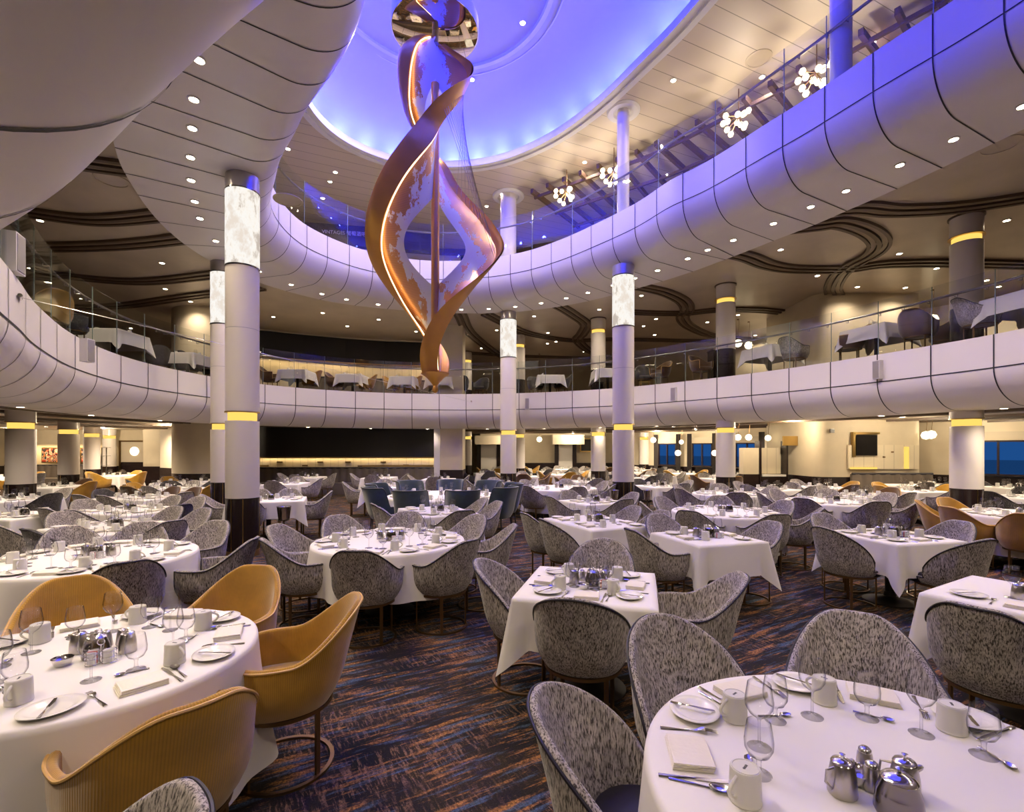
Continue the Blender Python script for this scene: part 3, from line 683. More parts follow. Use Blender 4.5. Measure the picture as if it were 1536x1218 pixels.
banquette(-8.6, 19.65, -3.3, 21.2, Z2F, 'taupe banquette along the gallery wall behind the sculpture')
# gilded ledge strips
for x0, x1 in ((-10, -9.6), (-5.9, -3.1)):
    mb = MB(); mb.box(((x0+x1)/2, 19.2, 1.06), (x1-x0, .05, .09)); tag(obj('brass_shelf', mb.mesh('brass_shelf', 'brass', False)), 'gold ledge above the banquette at the %s end' % ('far left' if x0 < -9 else 'pier'), 'ledge')
# far wall behind the right half
wallbox('wall_far_dining', -1.8, 27.5, 6.5, 27.5, 0, Z1C, .2, 'wall'); wallbox('wall_far_dining_base', -1.8, 27.45, 6.5, 27.45, 0, .95, .2, 'black')
wallbox('wall_far_gallery', -3, 27.5, 8, 27.5, Z2F, Z2C, .2, 'wall')
WX0, WY0, WDX, WDY = 5.6, 26.5, 13.4, -16.75     # ship side wall runs diagonally; windows on it
wallbox('wall_ship_side', WX0, WY0, WX0+WDX, WY0+WDY, 0, Z1C, .2, 'wall'); wallbox('wall_ship_side_base', WX0, WY0-.03, WX0+WDX, WY0+WDY-.03, 0, .9, .2, 'black')
wallbox('wall_ship_side_gallery', WX0, WY0, WX0+WDX, WY0+WDY, Z2F, Z2C, .2, 'wall')
Lw = sqrt(WDX**2 + WDY**2)
def ray_u(px):     # where the sight line through an image column meets the side wall
    k = (px - CX) / F; tx, ty = WDX/Lw, WDY/Lw
    return (k*WY0 - WX0) / (tx - k*ty)
for n_, px in enumerate((1001, 1053, 1120, 1185, 1493)):
    seawin(WX0, WY0 - .1, WDX, WDY, ray_u(px), .95 if px < 1400 else 1.25, .95, 1.98, n_ + 1)
seawin(WX0, WY0 - .1, WDX, WDY, ray_u(1296), 1.5, Z2F + 1.2, Z2F + 2.2, 6)
# right enclosure with tv
def rounded_block(name, x0, x1, y0, y1, r, z0, z1, mat):
    pts = [(x0, y1)]
    for k in range(9): a = pi + pi/2*k/8; pts.append((x0 + r + r*cos(a), y0 + r + r*sin(a)))
    for k in range(9): a = 1.5*pi + pi/2*k/8; pts.append((x1 - r + r*cos(a), y0 + r + r*sin(a)))
    pts.append((x1, y1)); n_ = len(pts); mb = MB(); mb.add([(x, y, z0) for x, y in pts] + [(x, y, z1) for x, y in pts], [(i, (i+1) % n_, n_+(i+1) % n_, n_+i) for i in range(n_)])
    mb.add([(x, y, z1) for x, y in pts], [tuple(range(n_))]); struct(name, mb.mesh(name, mat, sharp=.6))
rounded_block('wall_enclosure', 9.15, 12.4, 14.6, 17.5, .35, .9, Z1C, 'wall'); rounded_block('wall_enclosure_base', 9.13, 12.42, 14.58, 17.5, .35, 0, .9, 'black'); rounded_block('wall_enclosure_gallery', 9.15, 12.4, 14.6, 17.5, .35, Z2F, Z2C, 'wall')
e = tag(obj('wall_television', None, None, (10.55, 14.5, 1.85)), 'black flat television in a gold frame on the cream enclosure wall', 'television')
mb = MB(); mb.box((0, 0, 0), (.62, .07, .60)); obj('screen', mb.mesh('screen', 'screen', False), e)
mb = MB(); mb.box((-.36, .03, .02), (.07, .12, .74)).box((0, .03, .36), (.78, .12, .07)); obj('frame', mb.mesh('frame', 'brass', False), e)
e = tag(obj('slatted_wall_panel', None, None, (11.1, 14.56, 0)), 'cream slatted panel with small pulls beside the television', 'panel')
mb = MB(); mb.box((0, 0, 1.5), (2.1, .06, .72)); obj('panel', mb.mesh('panel', 'wallslat', False), e)
mb = MB(); mb.box((-.62, -.05, 1.17), (.78, .05, .06)).box((.66, -.05, 1.48), (.12, .05, .66)); obj('brass_strip', mb.mesh('brass_strip', 'goldband', False), e)  # gold strips given the emissive band material, so they glow
mb = MB(); mb.box((.0, -.04, 1.5), (.06, .03, .04)).box((.25, -.04, 1.65), (.06, .03, .04)); obj('pull', mb.mesh('pull', 'bronze', False), e)['kind'] = 'stuff'
mb = MB(); mb.box((8.95, 15.6, 2.0), (.55, .05, .3)); tag(obj('gold_wall_panel', mb.mesh('gold_panel', 'brass', False)), 'square gold panel high on the wall left of the television enclosure', 'panel')
mb = MB(); mb.box((9.55, 14.52, 2.28), (.12, .05, .12)); tag(obj('alarm_box', mb.mesh('alarm_box', 'black', False)), 'small dark red box high on the cream enclosure', 'alarm')
banquette(10.1, 14.5, 12.5, 14.5, 0, 'short taupe banquette under the television')
# service station
e = tag(obj('service_station', None, None, (8.1, 15.9, 0)), 'service station with cream end panel and bright counter niche', 'service station')
mb = MB(); mb.box((-.36, 0, 1.35), (.5, .3, .85)); obj('end_panel', mb.mesh('end_panel', 'wall', False), e)
mb = MB(); mb.box((-.36, 0, .46), (.5, .3, .92)).box((.38, 0, .42), (.78, .3, .84)).box((-.06, 0, 1), (.06, .34, 2.0)).box((.80, 0, 1), (.06, .34, 2.0)); obj('cabinet', mb.mesh('cabinet', 'black', False), e)
mb = MB(); mb.box((.38, 0, .88), (.76, .34, .06)); obj('counter', mb.mesh('counter', 'china', False), e)
mb = MB(); mb.box((.38, .16, 1.35), (.76, .04, .85)); obj('niche_back', mb.mesh('niche_back', 'wallslat', False), e)
# far white soffit boxes, doorway and small television
for x0, x1, z0, z1, l in ((-2.0, .2, 1.98, 2.45, 'wide cream bulkhead over the distant doorway behind the central column'), (2.2, 3.9, 1.98, 2.5, 'cream bulkhead box left of the distant gold-framed screen')):
    mb = MB(); mb.box(((x0+x1)/2, 26.6, (z0+z1)/2), (x1-x0, .8, z1-z0)); tag(obj('ceiling_bulkhead', mb.mesh('bulkhead', 'wallpanel', False)), l, 'bulkhead')
for x, w, l in ((-1.3, .9, 'left'), (3.0, .8, 'right')):
    e = tag(obj('service_doorway', None, None, (x, 27.3, 0)), 'distant lit doorway under the %s bulkhead' % ('wide' if l == 'left' else 'boxy'), 'doorway')
    mb = MB(); mb.box((0, 0, 1.0), (w, .06, 2.0)); obj('opening', mb.mesh('opening', 'china', False), e)
    mb = MB(); mb.box((-w/2-.1, -.02, 1), (.22, .1, 2)).box((w/2+.1, -.02, 1), (.22, .1, 2)); obj('jamb', mb.mesh('jamb', 'black', False), e)['kind'] = 'structure'
e = tag(obj('wall_television', None, None, (4.15, 27.3, 1.95)), 'distant small black television in a gold frame on the far wall', 'television')
mb = MB(); mb.box((0, 0, 0), (.55, .06, .65)); obj('screen', mb.mesh('screen', 'screen', False), e)
mb = MB(); mb.box((0, .02, 0), (.68, .06, .78)); obj('frame', mb.mesh('frame', 'brass', False), e)
# prints on the left
for k, x in enumerate((-21.15, -20.2, -19.35)):
    e = tag(obj('framed_print', None, None, (x, 22.3, 1.45)), 'red and black abstract framed print, %s of the three on the far left wall' % ('leftmost', 'middle', 'rightmost')[k], 'picture')
    mb = MB(); mb.box((0, 0, 0), (.72, .05, .62)); obj('print', mb.mesh('print', 'art', False), e)
    mb = MB(); mb.box((0, .012, 0), (.80, .05, .70)); obj('frame', mb.mesh('frame', 'brass', False), e)
cove(-22.5, 22.2, -18.9, 22.2, 1.95, 30); banquette(-23, 22.1, -18.8, 22.1, 0, 'taupe banquette under the abstract prints')
# luggage-style rail trolley by the door
e = tag(obj('steel_trolley', None, None, (-17.2, 20.3, 0)), 'tall steel tray trolley beside the farthest left column', 'trolley')
mb = MB()
for x in (-.28, -.09, .09, .28): mb.box((x, 0, .95), (.03, .03, 1.7))
for z in (.15, .6, 1.05, 1.45, 1.8): mb.box((0, 0, z), (.6, .4, .02))
obj('rack_frame', mb.mesh('rack_frame', 'steel', False), e)
# upper balcony backdrop: cream wall with dark beam, glazing with blue reflection in its colour
UW = offset(R3, 5.6); nU = NS
def ringwall(name, c, z0, z1, mat, sel):
    mb = MB()
    for i in range(NS):
        if sel(c[i]): a, b = c[i], c[(i+1) % NS]; mb.add([(a.x, a.y, z0), (b.x, b.y, z0), (b.x, b.y, z1), (a.x, a.y, z1)], [(0, 1, 2, 3)])
    if mb.v: return struct(name, mb.mesh(name, mat, smooth=False))
ringwall('wall_upper_cream', UW, Z3F, 9.1, 'wallslat', lambda p: True)
ringwall('wall_upper_glazing', UW, 9.1, 9.72, 'bluepanel', lambda p: p.x > -2)
ringwall('wall_upper_left', UW, 9.1, Z3C, 'wall', lambda p: p.x <= -2)
ringwall('trim_90', offset(R3, 5.5), 9.72, Z3C, 'pergola', lambda p: p.x > -6 and p.y > 10)
ringwall('wall_upper_lounge', offset(R3, 4.6), Z3F, 9.5, 'loungewall', lambda p: p.x > 2.2 and p.y > 5)
# restaurant sign
e = tag(obj('restaurant_sign', None, None, (-5.75, 17.5, 9.36), radians(10)), 'dark beam sign with pale VINTAGES lettering on the upper balcony', 'sign')
mb = MB(); mb.box((0, 0, 0), (5.6, .25, .72)); obj('sign_board', mb.mesh('sign_board', 'signboard', False), e)
def text(txt, size, mat, parent, loc, rot, depth=.01, name='lettering'):
    cu = bpy.data.curves.new('t', 'FONT'); cu.body = txt; cu.size = size; cu.extrude = depth; cu.align_x = 'CENTER'; cu.align_y = 'CENTER'
    to = bpy.data.objects.new('t', cu); COL.objects.link(to)
    dg = bpy.context.evaluated_depsgraph_get(); me = bpy.data.meshes.new_from_object(to.evaluated_get(dg)); bpy.data.objects.remove(to)
    me.materials.clear(); me.materials.append(M[mat]); o = bpy.data.objects.new(name, me); COL.objects.link(o); o.parent = parent; o.location = loc; o.rotation_euler = rot; return o
text('VINTAGES \u8461\u8404\u9152\u5427', .17, 'letters', e, (-.25, -.14, .06), (pi/2, 0, 0))
# pergola over the upper balcony bar
pr = [Vector(at(x, y, 9.68)) for x, y in ((795,290),(880,258),(975,222),(1085,165),(1164,124),(1230,88),(1328,31),(1420,-20))]
pp = [Vector(p) for p in smooth_path([tuple(p) for p in pr], 14)]
e = tag(obj('pergola_frame', None), 'dark wood pergola grid hung under the upper ceiling', 'pergola')
def at_len(c, d):
    s = 0
    for i in range(len(c)-1):
        l = (c[i+1]-c[i]).length
        if s + l >= d: return c[i].lerp(c[i+1], (d-s)/l), (c[i+1]-c[i]).normalized()
        s += l
    return None
for off in (.25, 1.5, 2.7):
    path = []
    for i, p in enumerate(pp):
        t = (pp[min(i+1, len(pp)-1)] - pp[max(i-1, 0)]).normalized(); q = p + Vector((-t.y, t.x)) * off; path.append((q.x, q.y, 9.60))
    mb = MB(); mb.bar(path, .07, .08); obj('rail_beam', mb.mesh('rail_beam', 'pergola', sharp=.5), e)
dd = .1
while True:
    r_ = at_len(pp, dd)
    if r_ is None: break
    p, t = r_; nn = Vector((-t.y, t.x)); q = p + nn * 1.45
    mb = MB(); mb.box((0, 0, 0), (3.0, .09, .14)); b_ = obj('cross_beam', mb.mesh('cross_beam', 'pergola', False), e, (q.x, q.y, 9.70), atan2(nn.y, nn.x)); dd += .56
# globe chandeliers
mb = MB(); mb.lathe([(.001, -.065), (.046, -.046), (.065, 0), (.046, .046), (.001, .065)], 16); GLB = mb.mesh('globe', 'globe')
for k, (x, y, zc) in enumerate(((850,293,9.15),(921,263,9.15),(1108,183,9.15),(1225,118,9.15),(700,300,9.0))):
    if k == 4: continue
    X, Y = at(x, y, zc)
    e = tag(obj('globe_chandelier', None, None, (X, Y, zc)), 'cluster chandelier of small glowing globes, %s under the pergola' % ('first from the fluted column', 'partly behind the slim blue column', 'beyond the bend of the handrail', 'nearest the top right')[k], 'chandelier')
    mb = MB(); mb.tube([(0, 0, .1), (0, 0, .75)], .012, 6); ends = []
    for q in range(13):
        a = q * 2.4; r_ = .12 + .27 * ((q * 7) % 5) / 4; z = -.12 + .055 * (q % 6); ends.append((r_*cos(a), r_*sin(a), z)); mb.tube([(0, 0, .12), ends[-1]], .008, 5)
    obj('arm_frame', mb.mesh('arm_frame', 'bronze'), e)
    for en in ends: obj('globe', GLB, e, en)
    light('POINT', (X, Y, zc - .35), 26, (1, .82, .6), .12)
# globe pendants
def pendant(x, y, z, s, label, zc):
    e = tag(obj('globe_pendant', None, None, (*at(x, y, z), z)), label, 'pendant lamp')
    g = obj('globe', GLB, e); g.scale = (s*1.3, s*1.3, s*1.3)
    mb = MB(); mb.tube([(0, 0, .07), (.04, 0, zc - z)], .006, 5); mb.lathe([(.04, zc - z - .03), (.04, zc - z)], 12); obj('cord', mb.mesh('cord', 'bronze'), e)
pl = ['left of the tall service panel', 'second of the pair above the dining room column', 'near the blue window behind the service station', 'small one between the windows', 'low by the curtained window', 'beside the middle sea window', 'low by the middle sea window']
for (x, y), l in zip(((1107,656),(1123,656),(1152,657),(1140,661),(1072,679),(1022,663),(1017,679)), pl):
    z = 2.12 if y < 662 else 1.62 if y > 670 else 2.05; pendant(x, y if y < 668 else 679.5, z if y < 668 else 1.60, 1.25, 'white glowing globe lamp, ' + l, Z1C)
pendant(1389, 653, 2.15, 1.5, 'glowing globe pendant right of the television, left one of two', Z1C); pendant(1397, 652, 2.16, 1.5, 'glowing globe pendant right of the television, right one of two', Z1C)
pendant(809, 659, 2.2, 1.6, 'distant glowing globe pendant between the central columns', Z1C); pendant(980, 660, 2.15, 1.6, 'distant glowing globe pendant right of the violet column', Z1C)
for (x, y), l in zip(((1107,515),(1123,518),(1399,479),(1394,492),(809,571)), ('left of two by the black cabinet', 'right of two by the black cabinet', 'upper one behind the brown chairs', 'lower one behind the brown chairs', 'behind the central column')):
    pendant(x, y, 5.55 if y < 540 else 5.1, 1.7, 'glowing globe pendant on the gallery, ' + l, Z2C)
# fascia speakers
def speaker(x, y, z, dist_in, rz, label, size=(.15, .13, .38)):
    X, Y = at(x, y, z); d = C0 - Vector((X, Y)); d.normalize()
    e = tag(obj('wall_speaker', None, None, (X + d.x*dist_in, Y + d.y*dist_in, z), atan2(d.y, d.x) - pi/2), label, 'speaker')
    mb = MB(); mb.box((0, 0, 0), size); obj('cabinet', mb.mesh('cabinet', 'white', False), e)
    mb = MB(); mb.box((0, size[1]/2 + .004, 0), (size[0]*.84, .008, size[2]*.92)); obj('grille', mb.mesh('grille', 'collar', False), e)
speaker(1324, 555, 3.38, .12, 0, 'small white loudspeaker on the gallery fascia below the brown chairs'); speaker(122, 526, 3.38, .1, 0, 'small white loudspeaker on the gallery fascia at the left')
speaker(19, 380, 3.95, -.02, 0, 'white loudspeaker box on the gallery edge at the far left', (.22, .18, .44)); speaker(1013, 592, 3.3, .12, 0, 'small white loudspeaker on the fascia right of the violet column')
speaker(791, 606, 3.3, .1, 0, 'small white loudspeaker beside the central lantern column')
for x, y, l in ((305, 584, 'dark glass monitor box on the fascia by the left columns'), (779, 608, 'dark stage lamp box on the fascia behind the central column')):
    X, Y = at(x, y, 3.4); d = (C0 - Vector((X, Y))).normalized()
    e = tag(obj('stage_light', None, None, (X + d.x*.25, Y + d.y*.25, 3.35), atan2(d.y, d.x) - pi/2), l, 'stage light')
    mb = MB(); mb.box((0, 0, 0), (.42, .3, .5)); obj('housing', mb.mesh('housing', 'collar', False), e)
    mb = MB(); mb.lathe([(.13, 0), (.15, .08), (.12, .09), (.001, .05)], 20); o = obj('lens', mb.mesh('lens', 'screen'), e, (.0, .14, 0)); o.rotation_euler = (-pi/2, 0, 0)
a_, b_ = at(30, 446, 3.5), at(707, 603, 3.35)
e = tag(obj('tension_cable', None), 'thin steel cable stretched across the atrium between two fascia brackets', 'cable')
mb = MB(); mb.tube([(*a_, 3.5), (*b_, 3.35)], .004, 5); obj('cable', mb.mesh('cable', 'steel'), e)
for p_, z_ in ((a_, 3.5), (b_, 3.35)):
    mb = MB(); mb.tube([(p_[0]*.985, p_[1]*.985, z_), (p_[0]*1.01, p_[1]*1.01, z_)], .022, 10); obj('bracket', mb.mesh('bracket', 'chrome'), e)
# ------------------------------------------------------------------ sculpture
SX, SY = -1.42, 9.0
def Zy(y): return EYE + (HY - y) / F * SY
KEYS = [(60, .10, 48), (70, .34, 35), (85, .50, 22), (130, .60, -12), (160, .66, -38), (190, .62, -66), (215, .58, -88), (250, .74, -106), (300, .93, -138), (345, 1.07, -160), (385, 1.10, -182), (430, .95, -207), (480, .76, -243), (520, .46, -268), (545, .26, -285), (562, .14, -295)]
def interp(y, k):
    for a, b in zip(KEYS, KEYS[1:]):
        if y <= b[0]:
            t = max(0, (y - a[0]) / (b[0] - a[0])); i = KEYS.index(a); p0 = KEYS[max(i-1, 0)]; p3 = KEYS[min(i+2, len(KEYS)-1)]
            m1 = (b[k]-p0[k])/(b[0]-p0[0])*(b[0]-a[0]); m2 = (p3[k]-a[k])/(p3[0]-a[0])*(b[0]-a[0])
            return (2*t**3-3*t*t+1)*a[k] + (t**3-2*t*t+t)*m1 + (-2*t**3+3*t*t)*b[k] + (t**3-t*t)*m2
    return KEYS[-1][k]
def hole(y):
    def lens(y, a, b, c, m, pw=1.0):
        if y <= a or y >= b: return 0
        return m * sin(pi * (((y-a)/(b-a)) ** (math.log(.5)/math.log((c-a)/(b-a))))) ** pw
    return max(lens(y, 118, 218, 172, .24, 1.1), lens(y, 288, 434, 368, .56, 1.15))
sc = tag(obj('hanging_sculpture', None, None, (SX, SY, 0)), 'tall twisting copper ribbon sculpture hanging from a gold mirror in the blue dome', 'sculpture')
NY = 110; BC, BS = cos(radians(42)), sin(radians(42))
ys = [60 + (562-60)*i/NY for i in range(NY+1)]
for s in (1, -1):
    def fr(y):
        w, a = interp(y, 1), radians(interp(y, 2)); d = Vector((cos(a)*s, sin(a)*s, 0)); t = Vector((-d.y, d.x, 0)); return w, d, t, Zy(y)
    def flange(u, v):
        y = 60 + 502*u; w, d, t, z = fr(y)
        q = v*2 - 1; hw = (.13 + .09*min(1, w/.7) if y > 240 else .08 + .14*min(1, w/.7)); thick = .035
        # closed section: outer face then back along the inner face
        if v <= .5: q = v*4 - 1; off = .05*(1 - q*q) + thick/2
        else: q = 3 - v*4; off = .05*(1 - q*q) - thick/2
        p = d*(w + off) + (t*BC - d*BS)*(q*hw); return (p.x, p.y, z)
    mb = MB(); mb.grid(flange, NY, 16); mb2 = obj('ribbon_edge', mb.mesh('ribbon_edge', 'copper', sharp=1.2), sc)
    def web(u, v):
        y = 60 + 502*u; w, d, t, z = fr(y); h = hole(y); r = h + (w + .02 - h)*v
        bow = .10*sin(pi*min(1, r/max(w, .01)))*(1 if s > 0 else 1)
        p = d*r + t*bow*.6; return (p.x, p.y, z)
    mb = MB(); mb.grid(web, NY*2, 14, uv=True); obj('ribbon_web', mb.mesh('ribbon_web', 'patina', sharp=2), sc)
    for side in (1,):
        def led(u, v):
            y = 66 + 490*u; w, d, t, z = fr(y); hw = (.13 + .09*min(1, w/.7) if y > 240 else .08 + .14*min(1, w/.7)); p = d*(w - .035) + (t*BC - d*BS)*(hw*.82); return (p.x, p.y, z)
        pts = [led(i/90, 0) for i in range(91)]
        mb = MB(); mb.tube(pts, .012, 5); o = obj('light_strip', mb.mesh('light_strip', 'ledwarm'), sc)
def core(y, r, mat, nm):
    pass
mb = MB(); mb.lathe([(.075, Zy(562)), (.075, Zy(126)), (.001, Zy(122))], 20); obj('centre_pole', mb.mesh('centre_pole', 'copper'), sc)
mb = MB(); mb.lathe([(.001, Zy(590)), (.035, Zy(588.5)), (.055, Zy(585)), (.045, Zy(581)), (.035, Zy(579)), (.09, Zy(573)), (.17, Zy(566)), (.26, Zy(561)), (.26, Zy(560)), (.001, Zy(560))], 36); obj('finial', mb.mesh('finial', 'copper'), sc)
mb = MB()
for k in range(15):
    y0 = 150 + k*3; y1 = 262 + k*9; w, a = interp(y0, 1), radians(interp(y0, 2)); A = (cos(a)*w, sin(a)*w, Zy(y0)); w, a = interp(y1, 1), radians(interp(y1, 2)); B = (-cos(a)*w, -sin(a)*w, Zy(y1)); mb.tube([A, B], .0035, 4)
o = obj('cable', mb.mesh('cable', 'steel'), sc); o['kind'] = 'stuff'
mb = MB(); mb.lathe([(.79, 9.46), (.80, 9.48), (.80, 9.68), (.5, 9.72), (.001, 9.72)], 64); e = tag(obj('ceiling_rose', mb.mesh('rose', 'domelip'), None, (SX, SY, 0)), 'round drum with gold mirror underside above the copper sculpture', 'canopy')
mb = MB(); mb.lathe([(.001, 9.455), (.775, 9.455), (.79, 9.46)], 64); obj('mirror_disc', mb.mesh('mirror_disc', 'mirror'), e)
mb = MB(); mb.tube([(0, 0, 9.7), (0, 0, 11.35)], .05, 10); obj('drop_rod', mb.mesh('drop_rod', 'white'), e)
mb = MB(); mb.tube([(0, 0, Zy(66)), (0, 0, 9.46)], .06, 10); obj('hanger', mb.mesh('hanger', 'steel'), sc)
# ------------------------------------------------------------------ chairs
def sm(a, b, x): t = max(0, min(1, (x-a)/(b-a))); return t*t*(3-2*t)
STY = {  # phi max, top, arm height, blend start/end, squareness
 'arm': (132, .88, .645, 14, 84, 2.3), 'slip': (104, .88, .43, 10, 104, 2.2), 'wing': (112, .98, .60, 74, 100, 3.4)}
def shell_pt(st, t, v, th=0.0):
    pm, top, arm, b0, b1, pw = STY[st]; ph = radians(pm*t); ap = abs(pm*t)
    h = arm + (top-arm)*(1 - sm(b0, b1, ap))
    if st == 'slip': h = arm + (top-arm)*(max(0, cos(min(pi/2, ph if ph > 0 else -ph)*.97)))**.62 if ap < 90 else arm
    z = .37 + (h-.37)*v
    c, s_ = cos(ph), sin(ph)
    k = (abs(c)**pw + abs(s_)**pw)**(-1/pw)
    rf = 1 - .20*(1 - min(1, (z-.37)/.16))**2
    rx, ry = .305*rf - th, .295*rf - th
    x = rx*k*s_; y = -ry*k*c
    if y > 0: y *= .98
    rake = max(0, (z-.45)/.43)**1.2
    back = max(0, c)
    y -= .11*rake*back; x *= 1 + .05*rake
    if st == 'arm': x *= 1 + .04*sm(60, 120, ap)
    return x, y, z, h
def shell_mesh(st, mat, nu=56, rib=0.0):
    mb = MB(); th = .032
    seq = [('o', k/9) for k in range(10)] + [('r', k) for k in (1, 2, 3)] + [('i', 1 - k/6) for k in range(7)]
    def fn(u, v):
        t = u*2 - 1; kind, q = seq[round(v*(len(seq)-1))]
        if kind == 'o':
            x, y, z, h = shell_pt(st, t, q); m = 1 + rib*abs(sin(t*pi*6.5))*sin(pi*min(1, q*.9+.05)); return (x*m, y*m, z)
        if kind == 'r':
            a = pi*q/4; x0, y0, z0, h = shell_pt(st, t, 1); x1, y1, _, _ = shell_pt(st, t, 1, th); f = (1 - cos(a))/2
            return (x0 + (x1-x0)*f, y0 + (y1-y0)*f, z0 + sin(a)*.016)
        x, y, z, h = shell_pt(st, t, q, th); zi = .43 + (h-.43)*q; x, y, z, h = shell_pt(st, t, (zi-.37)/max(.01, (h-.37)), th); return (x, y, zi)
    n = len(seq)-1; mb.grid(fn, nu, n, uv=True, flip=True)
    w = n+1; mb.f.append(tuple(range(w))); mb.m.append(0); mb.f.append(tuple(nu*w + i for i in reversed(range(w)))); mb.m.append(0)
    mb.lathe([(.001, .36), (.22, .36), (.245, .372)], 28)
    return mb.mesh('shell', mat, sharp=1.1)
def piping_mesh(st, mat, n=6):
    pts = []
    K = 60
    for i in range(6): x, y, z, h = shell_pt(st, -1, .05 + .95*i/6); pts.append((x, y + .004, z))
    for i in range(K+1): x, y, z, h = shell_pt(st, -1 + 2*i/K, 1); pts.append((x*1.008, y*1.008, z + .004))
    for i in range(6): x, y, z, h = shell_pt(st, 1, 1 - .95*(i+1)/6); pts.append((x, y + .004, z))
    mb = MB(); mb.tube(pts, .0065, n); return mb.mesh('piping', mat)
def seat_mesh(st, mat):
    mb = MB(); n = 32
    def fn(u, v):
        a = 2*pi*u; lv = [(.90, .36), (1.0, .40), (1.0, .445), (.95, .468), (.6, .482), (.001, .485)]; r, z = lv[round(v*5)]
        c, s_ = cos(a), sin(a); k = (abs(c)**3 + abs(s_)**3)**(-1/3); return (.252*r*k*c, .255*r*k*s_ + (.02 if st != 'slip' else .045), z)
    mb.grid(fn, n, 5, cu=True); return mb.mesh('seat', mat, sharp=1.2)
mb = MB(); mb.bar([(.25*cos(2*pi*i/40), .245*sin(2*pi*i/40) - .0, 0) for i in range(40)], .022, .014, closed=True); FRING = mb.mesh('floor_ring', 'bronze', sharp=.6)
mb = MB(); mb.bar([(.235*cos(2*pi*i/36), .235*sin(2*pi*i/36), .345) for i in range(36)], .03, .02, closed=True); TRING = mb.mesh('seat_ring', 'bronze', sharp=.6)
LEGS = []
for a in (45, 135, 225, 315):
    mb = MB(); a_ = radians(a); mb.box((.24*cos(a_), .235*sin(a_), .18), (.014, .026, .34), a_); LEGS.append(mb.mesh('leg', 'bronze', False))
mb = MB(); mb.tube([(0, 0, 0)]*0 or [(.2, .2, .36), (.2, .2, 0)], .016, 8); WLEG = mb.mesh('leg', 'wood')
wl = []
for sx_, sy_ in ((1, 1), (-1, 1), (-1, -1), (1, -1)):
    mb = MB(); mb.tube([(.2*sx_, .2*sy_, .37), (.23*sx_, .23*sy_, 0)], [.018, .011], 8); wl.append(mb.mesh('leg', 'wood'))
def chair_kit(st, mat, pipe, seat, rib=.012):
    base = [('floor_ring', FRING), ('seat_ring', TRING)] + [('leg', l) for l in LEGS] if st != 'wing' else [('leg', l) for l in wl]
    return ('dining_chair', [('shell', shell_mesh(st, mat, rib=rib), [('piping', piping_mesh(st, pipe))]), ('seat', seat_mesh(st, seat))] + base)
CH = {'tw': chair_kit('arm', 'tweed', 'pipe', 'tweed'), 'sl': chair_kit('slip', 'tweed', 'pipe', 'navyseat', .004), 'mu': chair_kit('arm', 'mustard', 'gpipe', 'mustard', .012),
      'br': chair_kit('arm', 'brown', 'gpipe', 'brown'), 'bl': chair_kit('wing', 'teal', 'pipe', 'teal', .002), 'ch': chair_kit('arm', 'charcoal', 'pipe', 'charcoal')}
CN = {'tw': 'grey tweed tub chair', 'sl': 'armless grey tweed chair', 'mu': 'mustard corduroy armchair', 'br': 'brown velvet armchair', 'bl': 'slate blue wing chair', 'ch': 'charcoal tub chair'}
# ------------------------------------------------------------------ tables and cloths
def round_cloth(r, drop, seed=0):
    rnd = random.Random(seed); ph = [rnd.random()*6.28 for _ in range(4)]
    def fold(a): return .5*sin(7*a + ph[0]) + .3*sin(11*a + ph[1]) + .25*sin(16*a + ph[2])
    def fn(u, v):
        a = 2*pi*u
        if v <= .25: rr = r*v/.25*.985; z = .757
        else:
            t = (v-.25)/.75
            if t < .12: q = t/.12; rr = r*.985 + .02*sin(q*pi/2); z = .757 - .022*(1-cos(q*pi/2))
            else:
                q = (t-.12)/.88; rr = r + .008 + .05*q + .055*q*fold(a)*(q**.3); z = .735 - drop*q
        return (rr*cos(a), rr*sin(a), z)
    mb = MB(); mb.grid(fn, 128, 20, cu=True); return mb.mesh('cloth', 'cloth', sharp=2)
def rect_cloth(lx, ly, drop, seed=0):
    rnd = random.Random(seed); ph = [rnd.random()*6.28 for _ in range(4)]
    N_ = 36
    def per(u):      # unit square perimeter point and outward direction, with cornerness
        k = int(u*4) % 4; f = u*4 - int(u*4); q = f*2-1
        q = math.copysign(abs(q)**.7, q)       # more vertices towards the corners
        e = [(1, q), (-q, 1), (-1, -q), (q, -1)][k]; return e, abs(q)
    def fn(u, v):
        (ex, ey), cn = per(u % 1.0); hx, hy = lx/2, ly/2
        cf = max(0, (cn-.72)/.28)**1.6
        if v <= .2: f = v/.2*.99; return (ex*hx*f, ey*hy*f, .757)
        t = (v-.2)/.8
        nx, ny = ex, ey; m = max(abs(ex), abs(ey)); ox, oy = (math.copysign(1, ex) if abs(ex) > .999 else 0), (math.copysign(1, ey) if abs(ey) > .999 else 0)
        if cf > 0: ox, oy = ox*(1-cf) + math.copysign(.75, ex)*cf, oy*(1-cf) + math.copysign(.75, ey)*cf
        if t < .12: q = t/.12; o = .014*sin(q*pi/2); z = .757 - .018*(1-cos(q*pi/2))
        else:
            q = (t-.12)/.88; w = .3*sin(ex*5 + ph[0]) + .3*sin(ey*6 + ph[1]); inw = -.035*math.exp(-((cn-.80)/.09)**2)
            o = .014 + q*(.03 + .02*w + .075*cf + inw); z = .739 - (drop + .17*cf)*q
        return (ex*hx + ox*o, ey*hy + oy*o, z)
    mb = MB(); mb.grid(fn, 4*N_, 16, cu=True); return mb.mesh('cloth', 'cloth', sharp=2)
